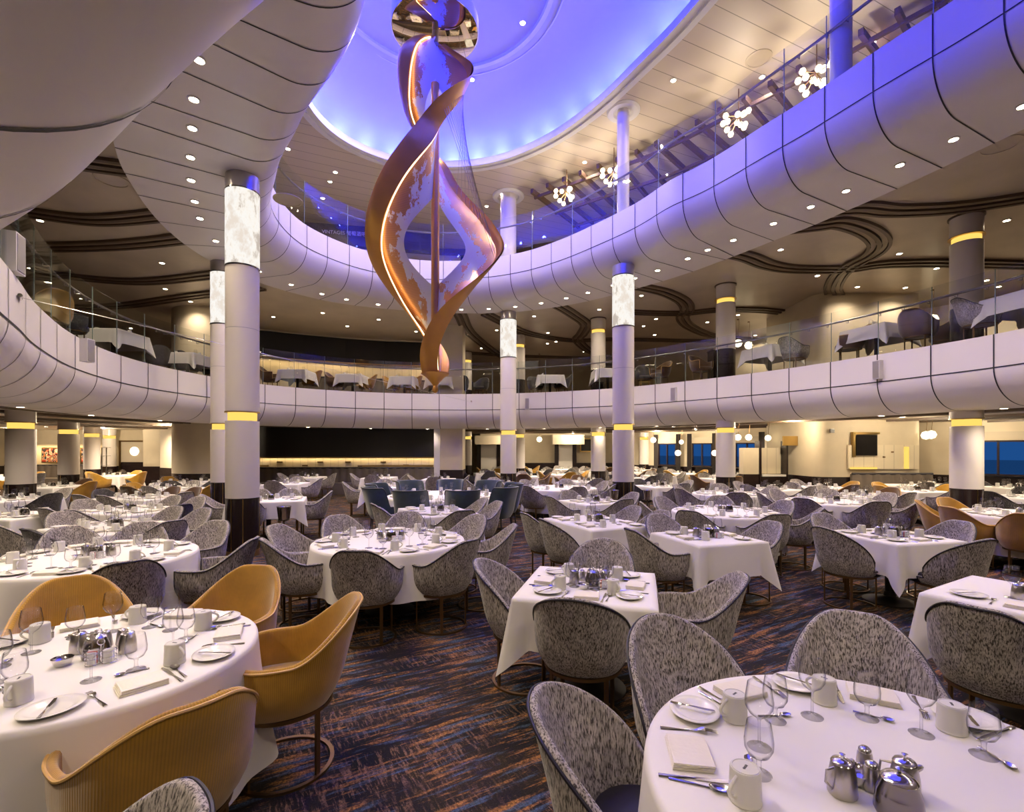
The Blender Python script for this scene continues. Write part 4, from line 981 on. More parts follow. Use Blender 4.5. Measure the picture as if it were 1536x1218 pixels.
def table_parts(lx, ly, rnd_):
    mb = MB()
    if rnd_: mb.lathe([(.001, .70), (lx*.97, .70), (lx*.97, .735), (.001, .735)], 40)
    else: mb.box((0, 0, .718), (lx*.97, ly*.97, .034))
    top_ = mb.mesh('tabletop', 'wood', sharp=.6)
    mb = MB(); mb.lathe([(.05, .02), (.045, .12), (.045, .70)], 16); ped = mb.mesh('pedestal', 'wood')
    mb = MB(); mb.lathe([(.001, .0), (.26, .0), (.26, .012), (.18, .03), (.06, .07), (.05, .12)], 28); bs = mb.mesh('base', 'wood')
    return [('tabletop', top_), ('pedestal', ped), ('base', bs)]
# ------------------------------------------------------------------ tableware
def lathe_mesh(nm, prof, mat, n=24, **k): mb = MB(); mb.lathe(prof, n, **k); return mb.mesh(nm, mat, sharp=.9)
mug = MB(); prof = [(.001, .0), (.043, .0), (.0445, .004)]
for k in range(14): prof += [(.0435 - .0002*k, .008 + k*.006), (.0428 - .0002*k, .011 + k*.006)]
prof += [(.0402, .0915), (.0392, .0935), (.0365, .0935), (.036, .0955), (.034, .0955), (.0335, .0935), (.001, .0935)]
mug.lathe(prof, 32); MUGB = mug.mesh('body', 'mug', sharp=.6)
mb = MB(); mb.tube([(.040, 0, .025)] + [(.045 + .028*sin(pi*i/10), 0, .022 + .056*i/10) for i in range(1, 10)] + [(.038, 0, .080)], .0055, 8); MUGH = mb.mesh('handle', 'mug')
mb = MB()
for q in range(3): mb.box((-.008 + q*.008, .002*(q-1), .0940), (.006, .007, .001), .4*q)
MUGI = mb.mesh('printed_mark', 'ink', False)
KIT = {'mug': ('coffee_mug', [('body', MUGB, [('printed_mark', MUGI)]), ('handle', MUGH)])}
mugs = MB(); mugs.lathe([(.001, 0), (.043, 0), (.039, .094), (.001, .096)], 16); mugs.tube([(.04, 0, .03), (.068, 0, .04), (.066, 0, .065), (.038, 0, .078)], .005, 5); KIT['mug2'] = ('coffee_mug', mugs.mesh('mug', 'mug'))
def single(p): i = max(range(len(p)), key=lambda k: p[k][1]); r, z = p[i]; return p[:i+1] + [(r - .0012, z + .0010), (r - .0022, z)]
gw = [(.001, .0), (.036, .0), (.037, .002), (.012, .006), (.0045, .012), (.004, .085), (.008, .096), (.030, .112), (.043, .135), (.0445, .155), (.040, .185), (.036, .212), (.0345, .212), (.038, .185), (.0425, .155), (.041, .137), (.028, .115), (.001, .100)]
gg = [(.001, .0), (.036, .0), (.037, .002), (.014, .007), (.008, .014), (.0065, .035), (.010, .050), (.030, .060), (.041, .082), (.042, .105), (.038, .135), (.034, .160), (.0325, .160), (.0365, .135), (.040, .105), (.039, .083), (.028, .064), (.001, .056)]
KIT['wine'] = ('wine_glass', lathe_mesh('wine_glass', single(gw), 'glass', 32, openend=True)); KIT['goblet'] = ('water_goblet', lathe_mesh('water_goblet', single(gg), 'glass', 32, openend=True))
KIT['wine2'] = ('wine_glass', lathe_mesh('wine_glass', single(gw), 'glass', 14, openend=True)); KIT['goblet2'] = ('water_goblet', lathe_mesh('water_goblet', single(gg), 'glass', 14, openend=True))
pl_ = MB()
def platefn(u, v):
    a = 2*pi*u; P_ = [(.001, .006), (.050, .006), (.058, .008), (.072, .016), (.092, .020), (.093, .018), (.075, .010), (.055, .002), (.001, .002)]
    r, z = P_[round(v*8)]; return (r*1.08*cos(a), r*.96*sin(a), z + (.0008*sin(40*a) if .06 < r < .09 else 0))
pl_.grid(platefn, 80, 8, cu=True); KIT['plate'] = ('side_plate', pl_.mesh('side_plate', 'china', sharp=1.5))
KIT['plate2'] = ('side_plate', lathe_mesh('side_plate', [(.001, .004), (.055, .005), (.09, .018), (.055, .001)], 'china', 20))
np_ = MB()
for k in range(3):
    def nf(u, v, k=k):
        x, y = (u-.5)*(.17 - .004*k), (v-.5)*.125; e_ = max(abs(u-.5), abs(v-.5))*2; return (x + .002*k, y + .002*k, .0075*(k+1) - .0035*max(0, (e_-.85)/.15)**2 + .0012*sin(x*30+k))
    np_.grid(nf, 16, 12)
    np_.box((.002*k, .002*k, .0075*k + .0035), (.166 - .004*k, .122, .006))
KIT['napkin'] = ('folded_napkin', np_.mesh('napkin', 'napkin', sharp=.5))
# cutlery: lies along local Y, handle towards -Y
def handle_into(mb, L0, L1, w):
    pts = [(0, L0 + (L1-L0)*i/6) for i in range(7)]; ws = [w*1.35, w*1.2, w, w*.8, w*.6, w*.45, w*.5]
    vs = []
    for (x, y), q in zip(pts, ws): vs += [(-q, y, .002), (q, y, .002), (q*.6, y, .0048), (-q*.6, y, .0048)]
    fs = [(0, 1, 2, 3)] + [(4*i+a, 4*i+(a+1) % 4, 4*i+4+(a+1) % 4, 4*i+4+a) for i in range(6) for a in range(4)]
    mb.add(vs, fs)
kn = MB(); handle_into(kn, -.115, -.005, .0062); kn.add([(-.006, -.01, .002), (.006, -.01, .002), (.0085, .06, .002), (.004, .105, .002), (-.006, .10, .002), (-.006, -.01, .0035), (.006, -.01, .0032), (.0085, .06, .0026), (.004, .105, .0026), (-.006, .10, .0036)], [(0,1,2,3,4), (9,8,7,6,5), (0,5,6,1), (1,6,7,2), (2,7,8,3), (3,8,9,4), (4,9,5,0)])
KIT['knife'] = ('table_knife', kn.mesh('knife', 'chrome', sharp=.5))
bk = MB(); handle_into(bk, -.085, 0, .005); bk.add([(-.005, -.005, .002), (.005, -.005, .002), (.009, .04, .002), (.004, .075, .002), (-.005, .07, .002), (-.005, -.005, .0035), (.005, -.005, .0032), (.009, .04, .0026), (.004, .075, .0026), (-.005, .07, .0036)], [(0,1,2,3,4), (9,8,7,6,5), (0,5,6,1), (1,6,7,2), (2,7,8,3), (3,8,9,4), (4,9,5,0)])
KIT['bknife'] = ('butter_knife', bk.mesh('butter_knife', 'chrome', sharp=.5))
fk = MB(); handle_into(fk, -.105, .015, .0058)
def fz(y): return .003 + .010*sin(pi*max(0, min(1, (y-.01)/.075)))*.8
for q in (-1.5, -.5, .5, 1.5): fk.tube([(q*.0052*.9, .045, fz(.045)), (q*.0056, .065, fz(.065)), (q*.0054, .088, .004)], [.0019, .0017, .001], 5)
def fb(u, v): y = .008 + .04*u; w = .003 + .0095*sm(0, .7, u); return ((v-.5)*2*w, y, fz(y) + .002*(1 - abs(v-.5)*2)*-1 + .001)
fk.grid(fb, 6, 4); fk.grid(lambda u, v: (fb(u, v)[0], fb(u, v)[1], fb(u, v)[2]-.0015), 6, 4, flip=True)
KIT['fork'] = ('dinner_fork', fk.mesh('fork', 'chrome', sharp=.6))
def spoon(s_, nm):
    sp = MB(); handle_into(sp, -.095*s_, .02*s_, .0055*s_)
    def sb(u, v): a = 2*pi*u; r = v; x = .0175*s_*r*cos(a); y = .045*s_ + .028*s_*r*sin(a); return (x, y, .002 + .009*s_*r*r)
    sp.grid(sb, 20, 5, cu=True); sp.grid(lambda u, v: (sb(u, v)[0], sb(u, v)[1], sb(u, v)[2]-.0012), 20, 5, cu=True, flip=True); return sp.mesh(nm, 'chrome', sharp=1)
KIT['spoon'] = ('dinner_spoon', spoon(1.0, 'spoon')); KIT['tspoon'] = ('teaspoon', spoon(.74, 'teaspoon'))
# centre pieces
KIT['creamer'] = ('cream_jug', [('body', lathe_mesh('body', [(.001, 0), (.036, 0), (.038, .004), (.036, .05), (.029, .088), (.028, .090)], 'steel', 24)), ('lid', lathe_mesh('lid', [(.030, .090), (.026, .096), (.010, .101), (.004, .102), (.003, .110), (.008, .114), (.001, .117)], 'chrome', 20)),
    ('handle', (lambda m_: (m_.tube([(.030, 0, .080), (.056, 0, .078), (.060, 0, .045), (.038, 0, .02)], .0035, 6), m_.mesh('handle', 'steel'))[1])(MB())),
    ('spout', (lambda m_: (m_.tube([(-.022, 0, .078), (-.036, 0, .088), (-.040, 0, .092)], [.012, .008, .004], 8), m_.mesh('spout', 'steel'))[1])(MB()))])
KIT['shaker'] = ('salt_shaker', [('body', lathe_mesh('body', [(.001, 0), (.024, 0), (.026, .004), (.020, .06), (.018, .066)], 'steel', 20)), ('cap', lathe_mesh('cap', [(.018, .066), (.017, .074), (.010, .080), (.001, .081)], 'chrome', 16))])
KIT['pot'] = ('sugar_pot', [('body', lathe_mesh('body', [(.001, 0), (.054, 0), (.058, .01), (.052, .06), (.042, .092), (.043, .096)], 'pewter', 28)), ('lid', lathe_mesh('lid', [(.043, .096), (.036, .104), (.014, .112), (.005, .113), (.004, .120), (.009, .126), (.001, .130)], 'chrome', 24))])
KIT['dish'] = ('sauce_dish', lathe_mesh('sauce_dish', [(.001, .003), (.030, .003), (.036, .02), (.042, .035), (.040, .035), (.033, .018), (.001, .008)], 'chrome', 24))
cad = MB()
for sx_ in (-1, 1):
    for z in (.004, .03, .055): cad.tube([(sx_*.03 + .028*cos(2*pi*i/16), .03*sin(2*pi*i/16), z) for i in range(16)], .0015, 4, closed=True)
    for i in range(4): a = pi/2*i + .6; cad.tube([(sx_*.03 + .028*cos(a), .03*sin(a), 0), (sx_*.03 + .028*cos(a), .03*sin(a), .06)], .0015, 4)
cad.tube([(0, 0, 0), (0, 0, .085)] + [(.014*sin(2*pi*i/10), 0, .099 - .014*cos(2*pi*i/10)) for i in range(11)], .002, 5)
CADM = cad.mesh('wire_frame', 'chrome'); sac = []
for k in range(7): mb = MB(); mb.box(((-.03 if k < 4 else .03), -.018 + .012*(k % 4), .035), (.038, .003, .055), .1*(k-3)); sac.append(mb.mesh('sachet', 'sachet' if k != 1 else 'redsachet', False))
KIT['caddy'] = ('sachet_caddy', [('wire_frame', CADM)] + [('sachet', s_) for s_ in sac])
KIT['tube'] = ('pepper_mill', lathe_mesh('pepper_mill', [(.001, 0), (.02, 0), (.021, .07), (.018, .09), (.012, .10), (.001, .102)], 'china', 16))

SEC = ['right', 'far right', 'far side', 'far left', 'left', 'near left', 'near side', 'near right']
NMK = {'mug': ('upturned white mug', 'mug'), 'wine': ('tall wine glass', 'glass'), 'goblet': ('short-stemmed water goblet', 'glass'), 'plate': ('oval white side plate', 'plate'), 'napkin': ('folded white napkin', 'napkin'), 'knife': ('steel table knife', 'knife'), 'fork': ('steel dinner fork', 'fork'), 'spoon': ('steel dinner spoon', 'spoon'), 'tspoon': ('small steel teaspoon', 'teaspoon'), 'bknife': ('butter knife on plate', 'knife')}
PLU = {'mug': 'coffee mugs', 'wine': 'wine glasses', 'goblet': 'water goblets', 'plate': 'side plates', 'napkin': 'folded napkins', 'knife': 'table knives', 'fork': 'dinner forks', 'spoon': 'dinner spoons', 'tspoon': 'teaspoons', 'bknife': 'butter knives'}
COUNT = {}
CHN = [0]
def visible(x, y, z, m=30):
    if y < .35: return False
    px = CX + F*x/y; py = HY - F*(z-EYE)/y
    return -m < px < 1536+m and py < 1218+m
CLOTH = {}
PLACED = []; TABS = []
def table(shape, x, y, size, rot, seats, lod, phrase, z=0.0, drop=None, style='tw', centre=True, chairs=True):
    rt = radians(rot); cr, sr = cos(rt), sin(rt)
    key = (shape, size, drop)
    if key not in CLOTH:
        if shape == 'round': CLOTH[key] = (round_cloth(size, drop or .52, len(CLOTH)), table_parts(size, size, True))
        else: CLOTH[key] = (rect_cloth(size[0], size[1], drop or .30, len(CLOTH)), table_parts(size[0], size[1], False))
    cl, tp = CLOTH[key]
    sh = 'round' if shape == 'round' else 'square' if size[0] == size[1] else 'rectangular'
    place(('dining_table', tp), (x, y, z), rt, 'pedestal table under the cloth of %s' % phrase, 'table', 'dining tables')
    o = obj('tablecloth', cl, None, (x, y, z), rt); tag(o, 'white tablecloth draped over %s' % phrase, 'tablecloth', 'white tablecloths')
    if shape == 'round':
        sl = [(size*cos(radians(a)), size*sin(radians(a)), a) for a in (s_[0] if isinstance(s_, tuple) else s_ for s_ in seats)]
    else:
        sl = []
        for s_ in seats:      # (side 0..3, offset)
            s_ = s_[0] if isinstance(s_[0], tuple) else s_
            hx, hy = size[0]/2, size[1]/2; k, of = s_[0], s_[1]
            lx_, ly_, a = [(hx, of, 0), (-of, hy, 90), (-hx, -of, 180), (of, -hy, 270)][k]
            sl.append((lx_*cr - ly_*sr, lx_*sr + ly_*cr, a + rot))
    used = {}; TABS.append((x, y, z, (size if shape == 'round' else min(size)/2) + .25))
    for n_, (ex, ey, a) in enumerate(sl):
        spec = seats[n_]; a_ = radians(a); ux, uy = cos(a_), sin(a_)
        st, push = style, .16
        if isinstance(spec, tuple) and len(spec) > 1 and isinstance(spec[1], str): st = spec[1]; push = spec[2] if len(spec) > 2 else .12
        # sector as seen from the camera
        va = atan2(y, x); rel = (atan2(ey, ex) - va + pi/2) % (2*pi)
        sec = SEC[int((rel + pi/8) / (pi/4)) % 8]
        used[sec] = used.get(sec, 0) + 1
        seatname = ('second from the ' if 0 else '') + sec if used[sec] == 1 else 'second ' + sec
        CH_ = CH.get(st)
        cx_, cy_ = x + ex + ux*push, y + ey + uy*push
        clear = all((cx_-q[0])**2 + (cy_-q[1])**2 > (.42 if lod == 0 else .54)**2 for q in PLACED if abs(q[2]-z) < 1) and all((cx_-q[0])**2 + (cy_-q[1])**2 > (.52**2) for q in ATR + DIN)
        if lod > 0: clear = clear and not any(abs(q[2]-z) < 1 and (cx_-q[0])**2 + (cy_-q[1])**2 < q[3]**2 for q in TABS if (q[0], q[1]) != (x, y))
        if chairs and CH_ and st != 'none' and clear and visible(cx_, cy_, z + .88, 60):
            PLACED.append((cx_, cy_, z))
            lb = '%s, %s of %s' % (CN[st], seatname, phrase)
            place(CH_, (cx_, cy_, z), a_ + pi/2 + random.uniform(-.06, .06), lb, 'chair', CN[st] + 's'); CHN[0] += 1
        def put(kind, din, lat, rz=0.0, kk=None, dz=0.0):
            # lat > 0 is the diner's right
            f = Vector((-ux, -uy)); right = Vector((f.y, -f.x)); p = Vector((x+ex, y+ey)) + f*din + right*lat
            if not visible(p.x, p.y, z + .76, 10): return
            if COUNT.get(kind, 0) >= 298: return
            COUNT[kind] = COUNT.get(kind, 0) + 1
            d_, c_ = NMK[kind]; where = '%s of %s' % (seatname, phrase)
            place(KIT[kk or kind], (p.x, p.y, z + .758 + dz), a_ + pi/2 + rz, '%s, %s' % (d_, where), c_, PLU[kind])
        R_ = random.uniform
        if lod == 0:
            put('napkin', .13, .01, R_(-.15, .15)); put('fork', .15, -.135, R_(-.2, .2)); put('plate', .17, -.26, .0); put('bknife', .17, -.27, R_(-.6, .9), dz=.018)
            put('knife', .15, .125, R_(-.12, .12)); put('spoon', .16, .155, R_(-.15, .15)); put('mug', .27, .18, R_(-1.5, .3)); put('tspoon', .31, .02, 1.35 + R_(-.3, .3))
            put('wine', .36, -.10); put('goblet', .33, .05)
        elif lod == 1:
            put('napkin', .13, .01, R_(-.2, .2)); put('fork', .15, -.13, R_(-.2, .2)); put('plate', .17, -.22, 0, 'plate2'); put('mug', .25, .17, R_(-1.5, .3), 'mug2')
            put('knife', .15, .12, R_(-.1, .1)); put('wine', .33, -.08, 0, 'wine2'); put('goblet', .31, .05, 0, 'goblet2')
        elif lod == 2:
            put('mug', .22, .15, R_(-1.5, .3), 'mug2'); put('plate', .17, -.15, 0, 'plate2'); put('wine', .30, -.06, 0, 'wine2'); put('goblet', .27, .05, 0, 'goblet2')
        elif lod == 3:
            put('goblet', .25, .03, 0, 'goblet2'); put('mug', .2, .13, 0, 'mug2')
    if centre and lod < 3:
        items = [('creamer', -.11, .02, .3), ('shaker', -.04, .10, 0), ('shaker', .02, .12, 0), ('pot', .02, -.03, 0), ('creamer', .12, .03, 2.6), ('caddy', .10, -.10, .5)] if lod < 1 else [('creamer', -.07, .02, .3), ('shaker', .02, .07, 0), ('pot', .06, -.02, 0)]
        if lod == 0: items.append(('dish', -.06, -.12, 0))
        if phrase.endswith('closest to camera'): items = [('creamer', -.20, -.02, 3.4), ('dish', -.12, .03, 0), ('shaker', -.07, .07, 0), ('shaker', -.10, .0, 0), ('pot', -.10, -.10, 0), ('creamer', -.02, -.02, 2.6)]
        nmm = {'creamer': ('steel lidded cream jug', 'jug', 'cream jugs'), 'shaker': ('small steel shaker', 'shaker', 'steel shakers'), 'pot': ('dark pewter lidded sugar pot', 'pot', 'sugar pots'), 'caddy': ('wire caddy of sweetener sachets', 'caddy', 'sachet caddies'), 'dish': ('shiny steel sauce dish', 'dish', 'sauce dishes')}
        cnt = {}
        for kd, dx, dy, rz in items:
            if visible(x+dx, y+dy, z+.76, 5):
                cnt[kd] = cnt.get(kd, 0) + 1
                extra = '' if cnt[kd] == 1 else ', second one'
                place(KIT[kd], (x+dx, y+dy, z+.758), rz, '%s amid %s%s' % (nmm[kd][0], phrase, extra), nmm[kd][1], nmm[kd][2])
def n8(a0, n): return [a0 + 360*i/n for i in range(n)]
Q = [(0, 0), (1, 0), (2, 0), (3, 0)]
SIX = [(0, 0), (1, -.3), (1, .3), (2, 0), (3, -.3), (3, .3)]
T = table
T('round', -2.0, 2.35, .68, 0, [(-36, 'mu', .10), (25, 'mu', .14), (84, 'mu', .18), (137, 'mu', .26), 195, 255], 0, 'front table among mustard armchairs', drop=.62)
T('round', 1.15, 1.42, .73, 0, [(164, 'sl', -.01), (111, 'sl', .06), (60, 'tw', .20), 15, -33, -82, -135], 0, 'round table closest to camera', drop=.62)
T('square', .57, 3.57, (.92, .92), -15, [((0, 0), 'tw', .20), ((1, 0), 'sl', .30), ((2, 0), 'sl', .02), ((3, 0), 'sl', -.04)], 0, 'small square aisle table', drop=.31)
T('round', -1.33, 5.3, .80, 0, [(10, 'tw', .20), (50, 'tw', .2), (95, 'tw', .2), (133, 'tw', .2), (172, 'tw', .2), (212, 'tw', .06), (270, 'tw', .0), (322, 'tw', .0)], 0, 'round table below the sculpture tip', drop=.42)
T('round', -3.85, 4.5, .80, 0, [(8, 'tw', .2), (75, 'tw', .2), (110, 'tw', .12), (140, 'tw', .2), (190, 'tw'), (235, 'tw', .2), (285, 'tw', .72), (320, 'tw', .02)], 0, 'round table before the black plinth', drop=.46)
T('square', 4.33, 5.58, (.92, .92), 13, [((0, 0), 'tw', .2), ((1, 0), 'tw', .12), ((2, 0), 'sl', .1), ((3, 0), 'sl', .12)], 0, 'square table right of middle aisle', drop=.33)
T('square', 3.46, 3.2, (.92, .92), 30, [((2, 0), 'tw', .24)], 0, 'square table cropped by right edge', drop=.36)
T('square', 2.2, 5.5, (.86, .86), 17, [((0, 0), 'tw', .12), ((1, 0), 'tw', .15), ((2, 0), 'tw', .16)], 0, 'square table jutting into the aisle', drop=.33)
T('rect', 1.13, 6.65, (.90, 1.2), 25, [((0, -.3), 'tw', .12), ((0, .3), 'tw', .12), ((2, -.3), 'tw', .10), ((2, .3), 'sl', .14)], 1, 'rectangular table behind the aisle table', drop=.33)
T('square', 1.54, 9.2, (.95, .95), 25, [((k, 0), 'tw', .12) for k in range(4)], 1, 'table at the violet column foot')
T('round', 3.37, 7.7, .80, 0, [(a, 'tw') for a in n8(20, 7)], 1, 'round mid-room table right of centre')
T('rect', -1.2, 7.8, (.92, 1.26), 27, [((0, -.3), 'tw', .12), ((0, .3), 'tw', .12), ((2, -.3), 'tw', .12), ((2, .3), 'tw', .12), ((3, 0), 'tw', .12)], 1, 'table before the blue wing chairs')
T('round', -1.45, 10.4, 1.2, 0, [(a, 'bl', .1) for a in n8(12, 9)], 1, 'round table with blue wing chairs', drop=.45)
T('square', -4.75, 9.5, (1.3, .95), 20, [((0, 0), 'tw', .12), ((1, -.3), 'tw', .12), ((1, .3), 'tw'), ((3, -.3), 'tw'), ((2, 0), 'tw')], 1, 'long table behind the black plinth')
T('square', -3.4, 12.8, (1.0, 1.0), 12, [((k, 0), 'tw', .12) for k in range(4)], 2, 'table left of blue wing chairs')
T('square', -6.5, 14.0, (1.0, 1.0), 5, [((k, 0), 'tw', .12) for k in range(4)], 2, 'table left of the long banquette')
T('rect', -5.1, 6.25, (1.25, 1.0), -22, [((0, 0), 'tw', .12), ((1, -.3), 'tw'), ((1, .3), 'tw'), ((2, 0), 'tw', .15), ((3, -.3), 'tw', .12), ((3, .3), 'ch', .12)], 1, 'second table in the left row')
T('rect', -6.2, 7.9, (1.35, 1.0), -18, [((0, 0), 'ch'), ((1, -.3), 'tw'), ((1, .3), 'tw'), ((2, 0), 'tw'), ((3, -.3), 'tw'), ((3, .3), 'tw')], 1, 'third table in the left row')
T('rect', -7.6, 10.0, (1.35, 1.0), -15, [((0, 0), 'tw'), ((1, -.3), 'br'), ((1, .3), 'br'), ((2, 0), 'ch'), ((3, -.3), 'tw'), ((3, .3), 'tw')], 1, 'fourth table in the left row')
T('square', -9.9, 9.6, (1.1, 1.1), -10, [((0, 0), 'ch'), ((1, 0), 'tw'), ((2, 0), 'tw'), ((3, 0), 'tw')], 1, 'table beside the widest left column')
T('square', -7.35, 7.3, (.9, .9), -10, [((0, 0), 'ch', .1), ((2, 0), 'br', .1), ((3, 0), 'ch', .12)], 1, 'small table at the left edge')
T('rect', -8.5, 12.2, (1.4, 1.0), -10, [((0, 0), 'mu'), ((1, -.3), 'ch'), ((1, .3), 'tw'), ((2, 0), 'mu'), ((3, -.3), 'br'), ((3, .3), 'tw')], 2, 'fifth table in the left row')
T('round', -9.6, 14.3, .85, 0, [(a, 'ch' if a > 200 else 'mu') for a in n8(0, 5)], 2, 'table before the round pier')
T('square', -12.2, 12.9, (1.2, 1.2), 0, [((0, 0), 'mu'), ((1, 0), 'br'), ((2, 0), 'ch'), ((3, 0), 'ch')], 2, 'table between the left columns')
T('square', -14.2, 12.2, (1.0, 1.0), 0, [((k, 0), 'tw') for k in range(4)], 2, 'table far out on the left')
T('square', -14.8, 18.2, (1.1, 1.1), 0, [((k, 0), 'mu') for k in range(4)], 2, 'table before the porthole door')
T('square', -17.6, 17.2, (1.0, 1.0), 0, [((k, 0), 'mu' if k % 2 else 'ch') for k in range(4)], 3, 'table before the abstract prints')
T('square', -11.6, 20.3, (1.0, 1.0), 0, [((k, 0), 'br') for k in range(4)], 3, 'table behind the round pier')
T('round', 6.1, 9.25, .80, 0, [(a, 'tw') for a in n8(10, 7)], 1, 'round table left of brown chair')
T('round', 7.75, 7.35, .78, 0, [(140, 'mu', .1), (185, 'mu', .12), (225, 'mu', .12), (95, 'mu', .1), (270, 'tw', .3)], 1, 'right edge table with mustard chairs')
T('square', 7.55, 10.5, (.95, .95), 20, [((0, 0), 'br'), ((1, 0), 'tw'), ((2, 0), 'tw'), ((3, 0), 'tw')], 1, 'square table beside brown chair')
T('square', 9.6, 11.6, (1.0, 1.0), 10, [((0, 0), 'mu'), ((1, 0), 'mu'), ((2, 0), 'mu'), ((3, 0), 'tw')], 2, 'table behind thick right column')
T('rect', 11.3, 13.4, (2.0, .8), 0, [((1, -.5), 'none'), ((3, -.6), 'tw'), ((3, 0), 'ch'), ((3, .6), 'tw')], 2, 'long table under the television')
T('square', 8.1, 12.7, (.95, .95), 10, [((0, 0), 'mu'), ((1, 0), 'tw'), ((2, 0), 'tw'), ((3, 0), 'br')], 2, 'table before the cream enclosure')
T('square', 6.4, 12.0, (.95, .95), 30, [((k, 0), 'tw') for k in range(4)], 2, 'table by the mid-right column')
T('round', 4.8, 10.8, .75, 0, [(a, 'tw') for a in n8(15, 6)], 1, 'round table below the globe pendants')
T('round', 1.2, 12.4, .95, 0, [(a, 'tw' if a < 200 else 'tw') for a in n8(25, 7)], 2, 'large table left of violet column')
T('square', 3.95, 13.0, (1.0, 1.0), 20, [((0, 0), 'tw'), ((1, 0), 'ch'), ((2, 0), 'ch'), ((3, 0), 'tw')], 2, 'table just behind violet column')
T('square', 2.3, 15.0, (1.0, 1.0), 10, [((0, 0), 'tw'), ((1, 0), 'br'), ((2, 0), 'br'), ((3, 0), 'tw')], 2, 'small table beyond violet column')
T('round', 10.9, 9.9, .75, 0, [(a, 'ch') for a in n8(0, 6)], 2, 'table right of thick column')
T('square', 12.9, 12.5, (1.0, 1.0), 0, [((k, 0), 'ch') for k in range(4)], 2, 'table under right sea window')
T('square', -4.6, 16.9, (1.0, 1.0), 0, [((0, 0), 'tw'), ((2, 0), 'tw'), ((3, 0), 'tw')], 2, 'middle table of the long banquette')
T('square', -7.2, 17.1, (1.0, 1.0), 0, [((0, 0), 'tw'), ((2, 0), 'tw'), ((3, 0), 'tw')], 2, 'left table of the long banquette')
T('square', -2.4, 15.9, (1.0, 1.0), 0, [((0, 0), 'tw'), ((2, 0), 'tw'), ((3, 0), 'tw')], 2, 'table before the cream pier')
T('square', -.3, 13.6, (.95, .95), 15, [((k, 0), 'tw') for k in range(4)], 2, 'table right of blue wing chairs')
far = [(.4, 17.6), (2.0, 18.9), (4.2, 16.4), (5.4, 18.0), (6.9, 16.2), (7.0, 19.6), (1.6, 21.4), (3.6, 21.0), (5.2, 20.6), (-.6, 22.2), (-1.0, 19.6), (2.6, 23.6), (4.6, 23.4), (.4, 24.6), (6.3, 22.6), (8.2, 18.2)]
fw = ['first', 'second', 'third', 'fourth', 'fifth', 'sixth', 'seventh', 'eighth', 'ninth', 'tenth', 'eleventh', 'twelfth', 'thirteenth', 'fourteenth', 'fifteenth', 'sixteenth']
order = sorted(range(len(far)), key=lambda i: far[i][0]/far[i][1])
for rank, i in enumerate(order):
    X, Y = far[i]; sty = ('tw', 'br', 'mu', 'ch')[(i*5+1) % 4]
    T('square', X, Y, (1.0, 1.0), 10*(i % 3), [((k, 0), sty if k != 1 else 'tw', .12) for k in range(4)], 3, '%s far table from the left' % fw[rank], centre=False)
# ------------------------------------------------------------------ gallery furniture
def gx(x, y, zt): return at(x, y, Z2F + zt)
def gchair(x, ytop, st, face, where):
    X, Y = gx(x, ytop, .88); i = int((atan2(Y - C0.y, X - C0.x) % (2*pi))/(2*pi)*NS) % NS
    rr = (R2[i]-C0).length + .62; d = Vector((X, Y)) - C0
    d = d.normalized()*max(rr, min(d.length, rr + 1.1))
    p = C0 + d
    if any((p.x-q[0])**2 + (p.y-q[1])**2 < .5**2 for q in PLACED if q[2] > 1): return
    if any((p.x-q[0])**2 + (p.y-q[1])**2 < .5**2 for q in GAL): return
    PLACED.append((p.x, p.y, Z2F)); place(CH[st], (p.x, p.y, Z2F), radians(face), CN[st] + ' on the gallery, ' + where, 'chair', CN[st] + 's')
def gtable(x, ytop, w, rot, where, st=None):
    X, Y = gx(x, ytop, .75); i = int((atan2(Y - C0.y, X - C0.x) % (2*pi))/(2*pi)*NS) % NS
    rr = (R2[i]-C0).length + .80; d = Vector((X, Y)) - C0
    d = d.normalized()*max(rr, min(d.length, rr + .5))
    p = C0 + d; T('square', p.x, p.y, (w, w), rot, [((0, 0), 'none'), ((2, 0), 'none')] + ([((1, 0), st)] if st else []), 3, 'gallery table ' + where, z=Z2F, centre=False)
for a in [(1470,446,'tw',250,'beside the white cloth at the right edge'), (1355,466,'br',300,'largest one behind the glass at right'), (1270,490,'br',60,'left of the largest brown one'), (1192,508,'tw',-70,'between the globe pendants and the brown pair'), (1105,522,'tw',250,'right of the black cabinet'), (1045,528,'br',200,'left of the black cabinet'),
          (990,541,'br',120,'just right of the violet column'), (967,546,'ch',180,'hugging the violet column'), (845,565,'ch',100,'right of the central column'), (807,572,'ch',200,'behind the central column'), (721,565,'ch',160,'left of the central column'), (690,568,'ch',20,'right of the sculpture tip'),
          (617,566,'mu',80,'just left of the sculpture tip'), (585,567,'mu',250,'second left of the sculpture tip'), (548,563,'mu',100,'in the middle of the back gallery'), (503,558,'br',260,'near the middle of the back gallery'), (462,558,'mu',90,'second right of the tall column'), (405,549,'br',270,'just right of the tall front column'),
          (310,541,'ch',90,'left of the slim lantern column'), (265,534,'ch',0,'above the fascia at left centre'), (200,530,'ch',40,'low behind the left glass'), (131,455,'ch',-30,'large and dark behind the left glass'), (80,440,'mu',60,'far left behind the glass'), (1420,475,'br',20,'between the brown chairs and the right edge')]: gchair(*a)
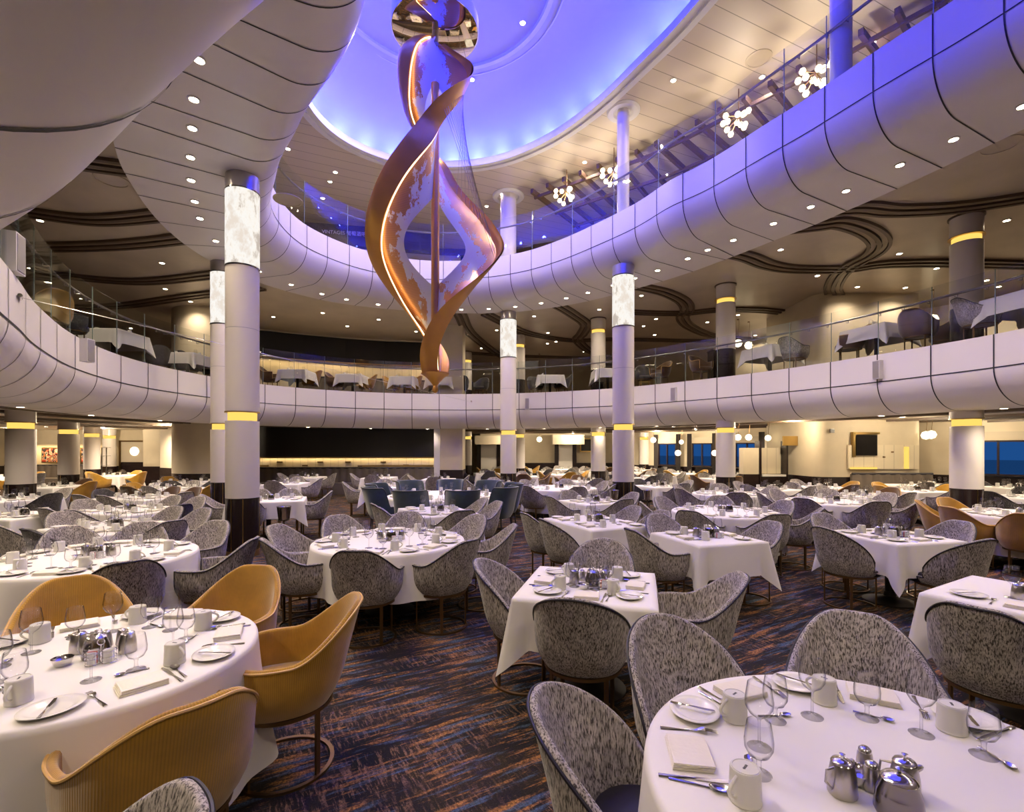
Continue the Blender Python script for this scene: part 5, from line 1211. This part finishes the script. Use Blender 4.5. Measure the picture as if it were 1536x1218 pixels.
for a in [(1506,441,.95,10,'with white cloth at the right edge'), (1312,493,.95,20,'between the two brown chairs'), (1150,522,.95,20,'right of the black cabinet'), (908,553,.95,0,'left of the violet column', 'ch'), (833,578,.95,0,'right of the central column'), (655,578,.95,0,'behind the sculpture tip', 'ch'), (600,574,.9,0,'left of the sculpture tip'), (525,566,.9,0,'in the middle of the back'), (435,562,.9,0,'right of the tall front column'), (288,549,.95,0,'left of the lantern columns'), (238,543,.9,0,'above the left fascia'), (170,500,.95,0,'behind the left glass panels')]: gtable(*a)
X, Y = gx(1086, 524, 1.0); mb = MB(); mb.box((0, 0, .5), (.55, .45, 1.0)); e = tag(obj('service_cabinet', None, None, (X, Y + .3, Z2F)), 'black service cabinet on the gallery by the ringed column', 'cabinet'); obj('body', mb.mesh('body', 'black', False), e); mb = MB(); mb.box((0, 0, 1.01), (.6, .5, .03)); obj('top', mb.mesh('top', 'pewter', False), e)
# wine bucket stands by the columns
for k, (x, y, l) in enumerate(((2.35, 11.2, 'left of the violet column foot'), (3.1, 11.15, 'right of the violet column foot'), (-.55, 15.2, 'at the foot of the central lantern column'), (-3.75, 8.0, 'beside the black plinth of the front column'))):
    e = tag(obj('wine_cooler_stand', None, None, (x, y, 0)), 'steel wine bucket on a stand, ' + l, 'wine cooler')
    mb = MB(); mb.lathe([(.16, 0), (.16, .015), (.02, .03), (.015, .55), (.11, .58)], 16); obj('stand', mb.mesh('stand', 'pewter'), e)
    mb = MB(); mb.lathe([(.001, .58), (.085, .58), (.11, .80), (.115, .80), (.105, .79), (.08, .60), (.001, .60)], 20); obj('bucket', mb.mesh('bucket', 'chrome'), e)
# the pale chair whose rounded top pokes into the bottom edge
place(CH['tw'], (-1.05, .93, 0), radians(135), 'pale grey tweed chair whose top edge peeks in at the bottom left', 'chair', None)
print('COUNTS', COUNT, CHN)
# ------------------------------------------------------------------ world and camera
w = bpy.data.worlds.new('world'); SC.world = w; w.use_nodes = True
bg = w.node_tree.nodes['Background']; bg.inputs[0].default_value = (.5, .42, .36, 1); bg.inputs[1].default_value = .02
cam = bpy.data.cameras.new('camera'); co = bpy.data.objects.new('camera', cam); COL.objects.link(co); SC.camera = co
co.location = (0, 0, EYE); co.rotation_euler = (pi/2, 0, 0); cam.sensor_width = 36; cam.lens = 36*F/1536; cam.shift_y = (HY - 609)/1536; cam.clip_start = .02; cam.clip_end = 200
vs = SC.view_settings; vs.view_transform = 'Standard'; vs.look = 'None'; vs.gamma = 1; vs.use_curve_mapping = False; vs.exposure = EXPO
cy = SC.cycles; cy.max_bounces = 6; cy.diffuse_bounces = 3; cy.glossy_bounces = 3; cy.transmission_bounces = 2; cy.transparent_max_bounces = 24
cy.sample_clamp_indirect = 4; cy.caustics_reflective = False; cy.caustics_refractive = False; cy.use_denoising = True; cy.use_adaptive_sampling = True; cy.adaptive_threshold = .03
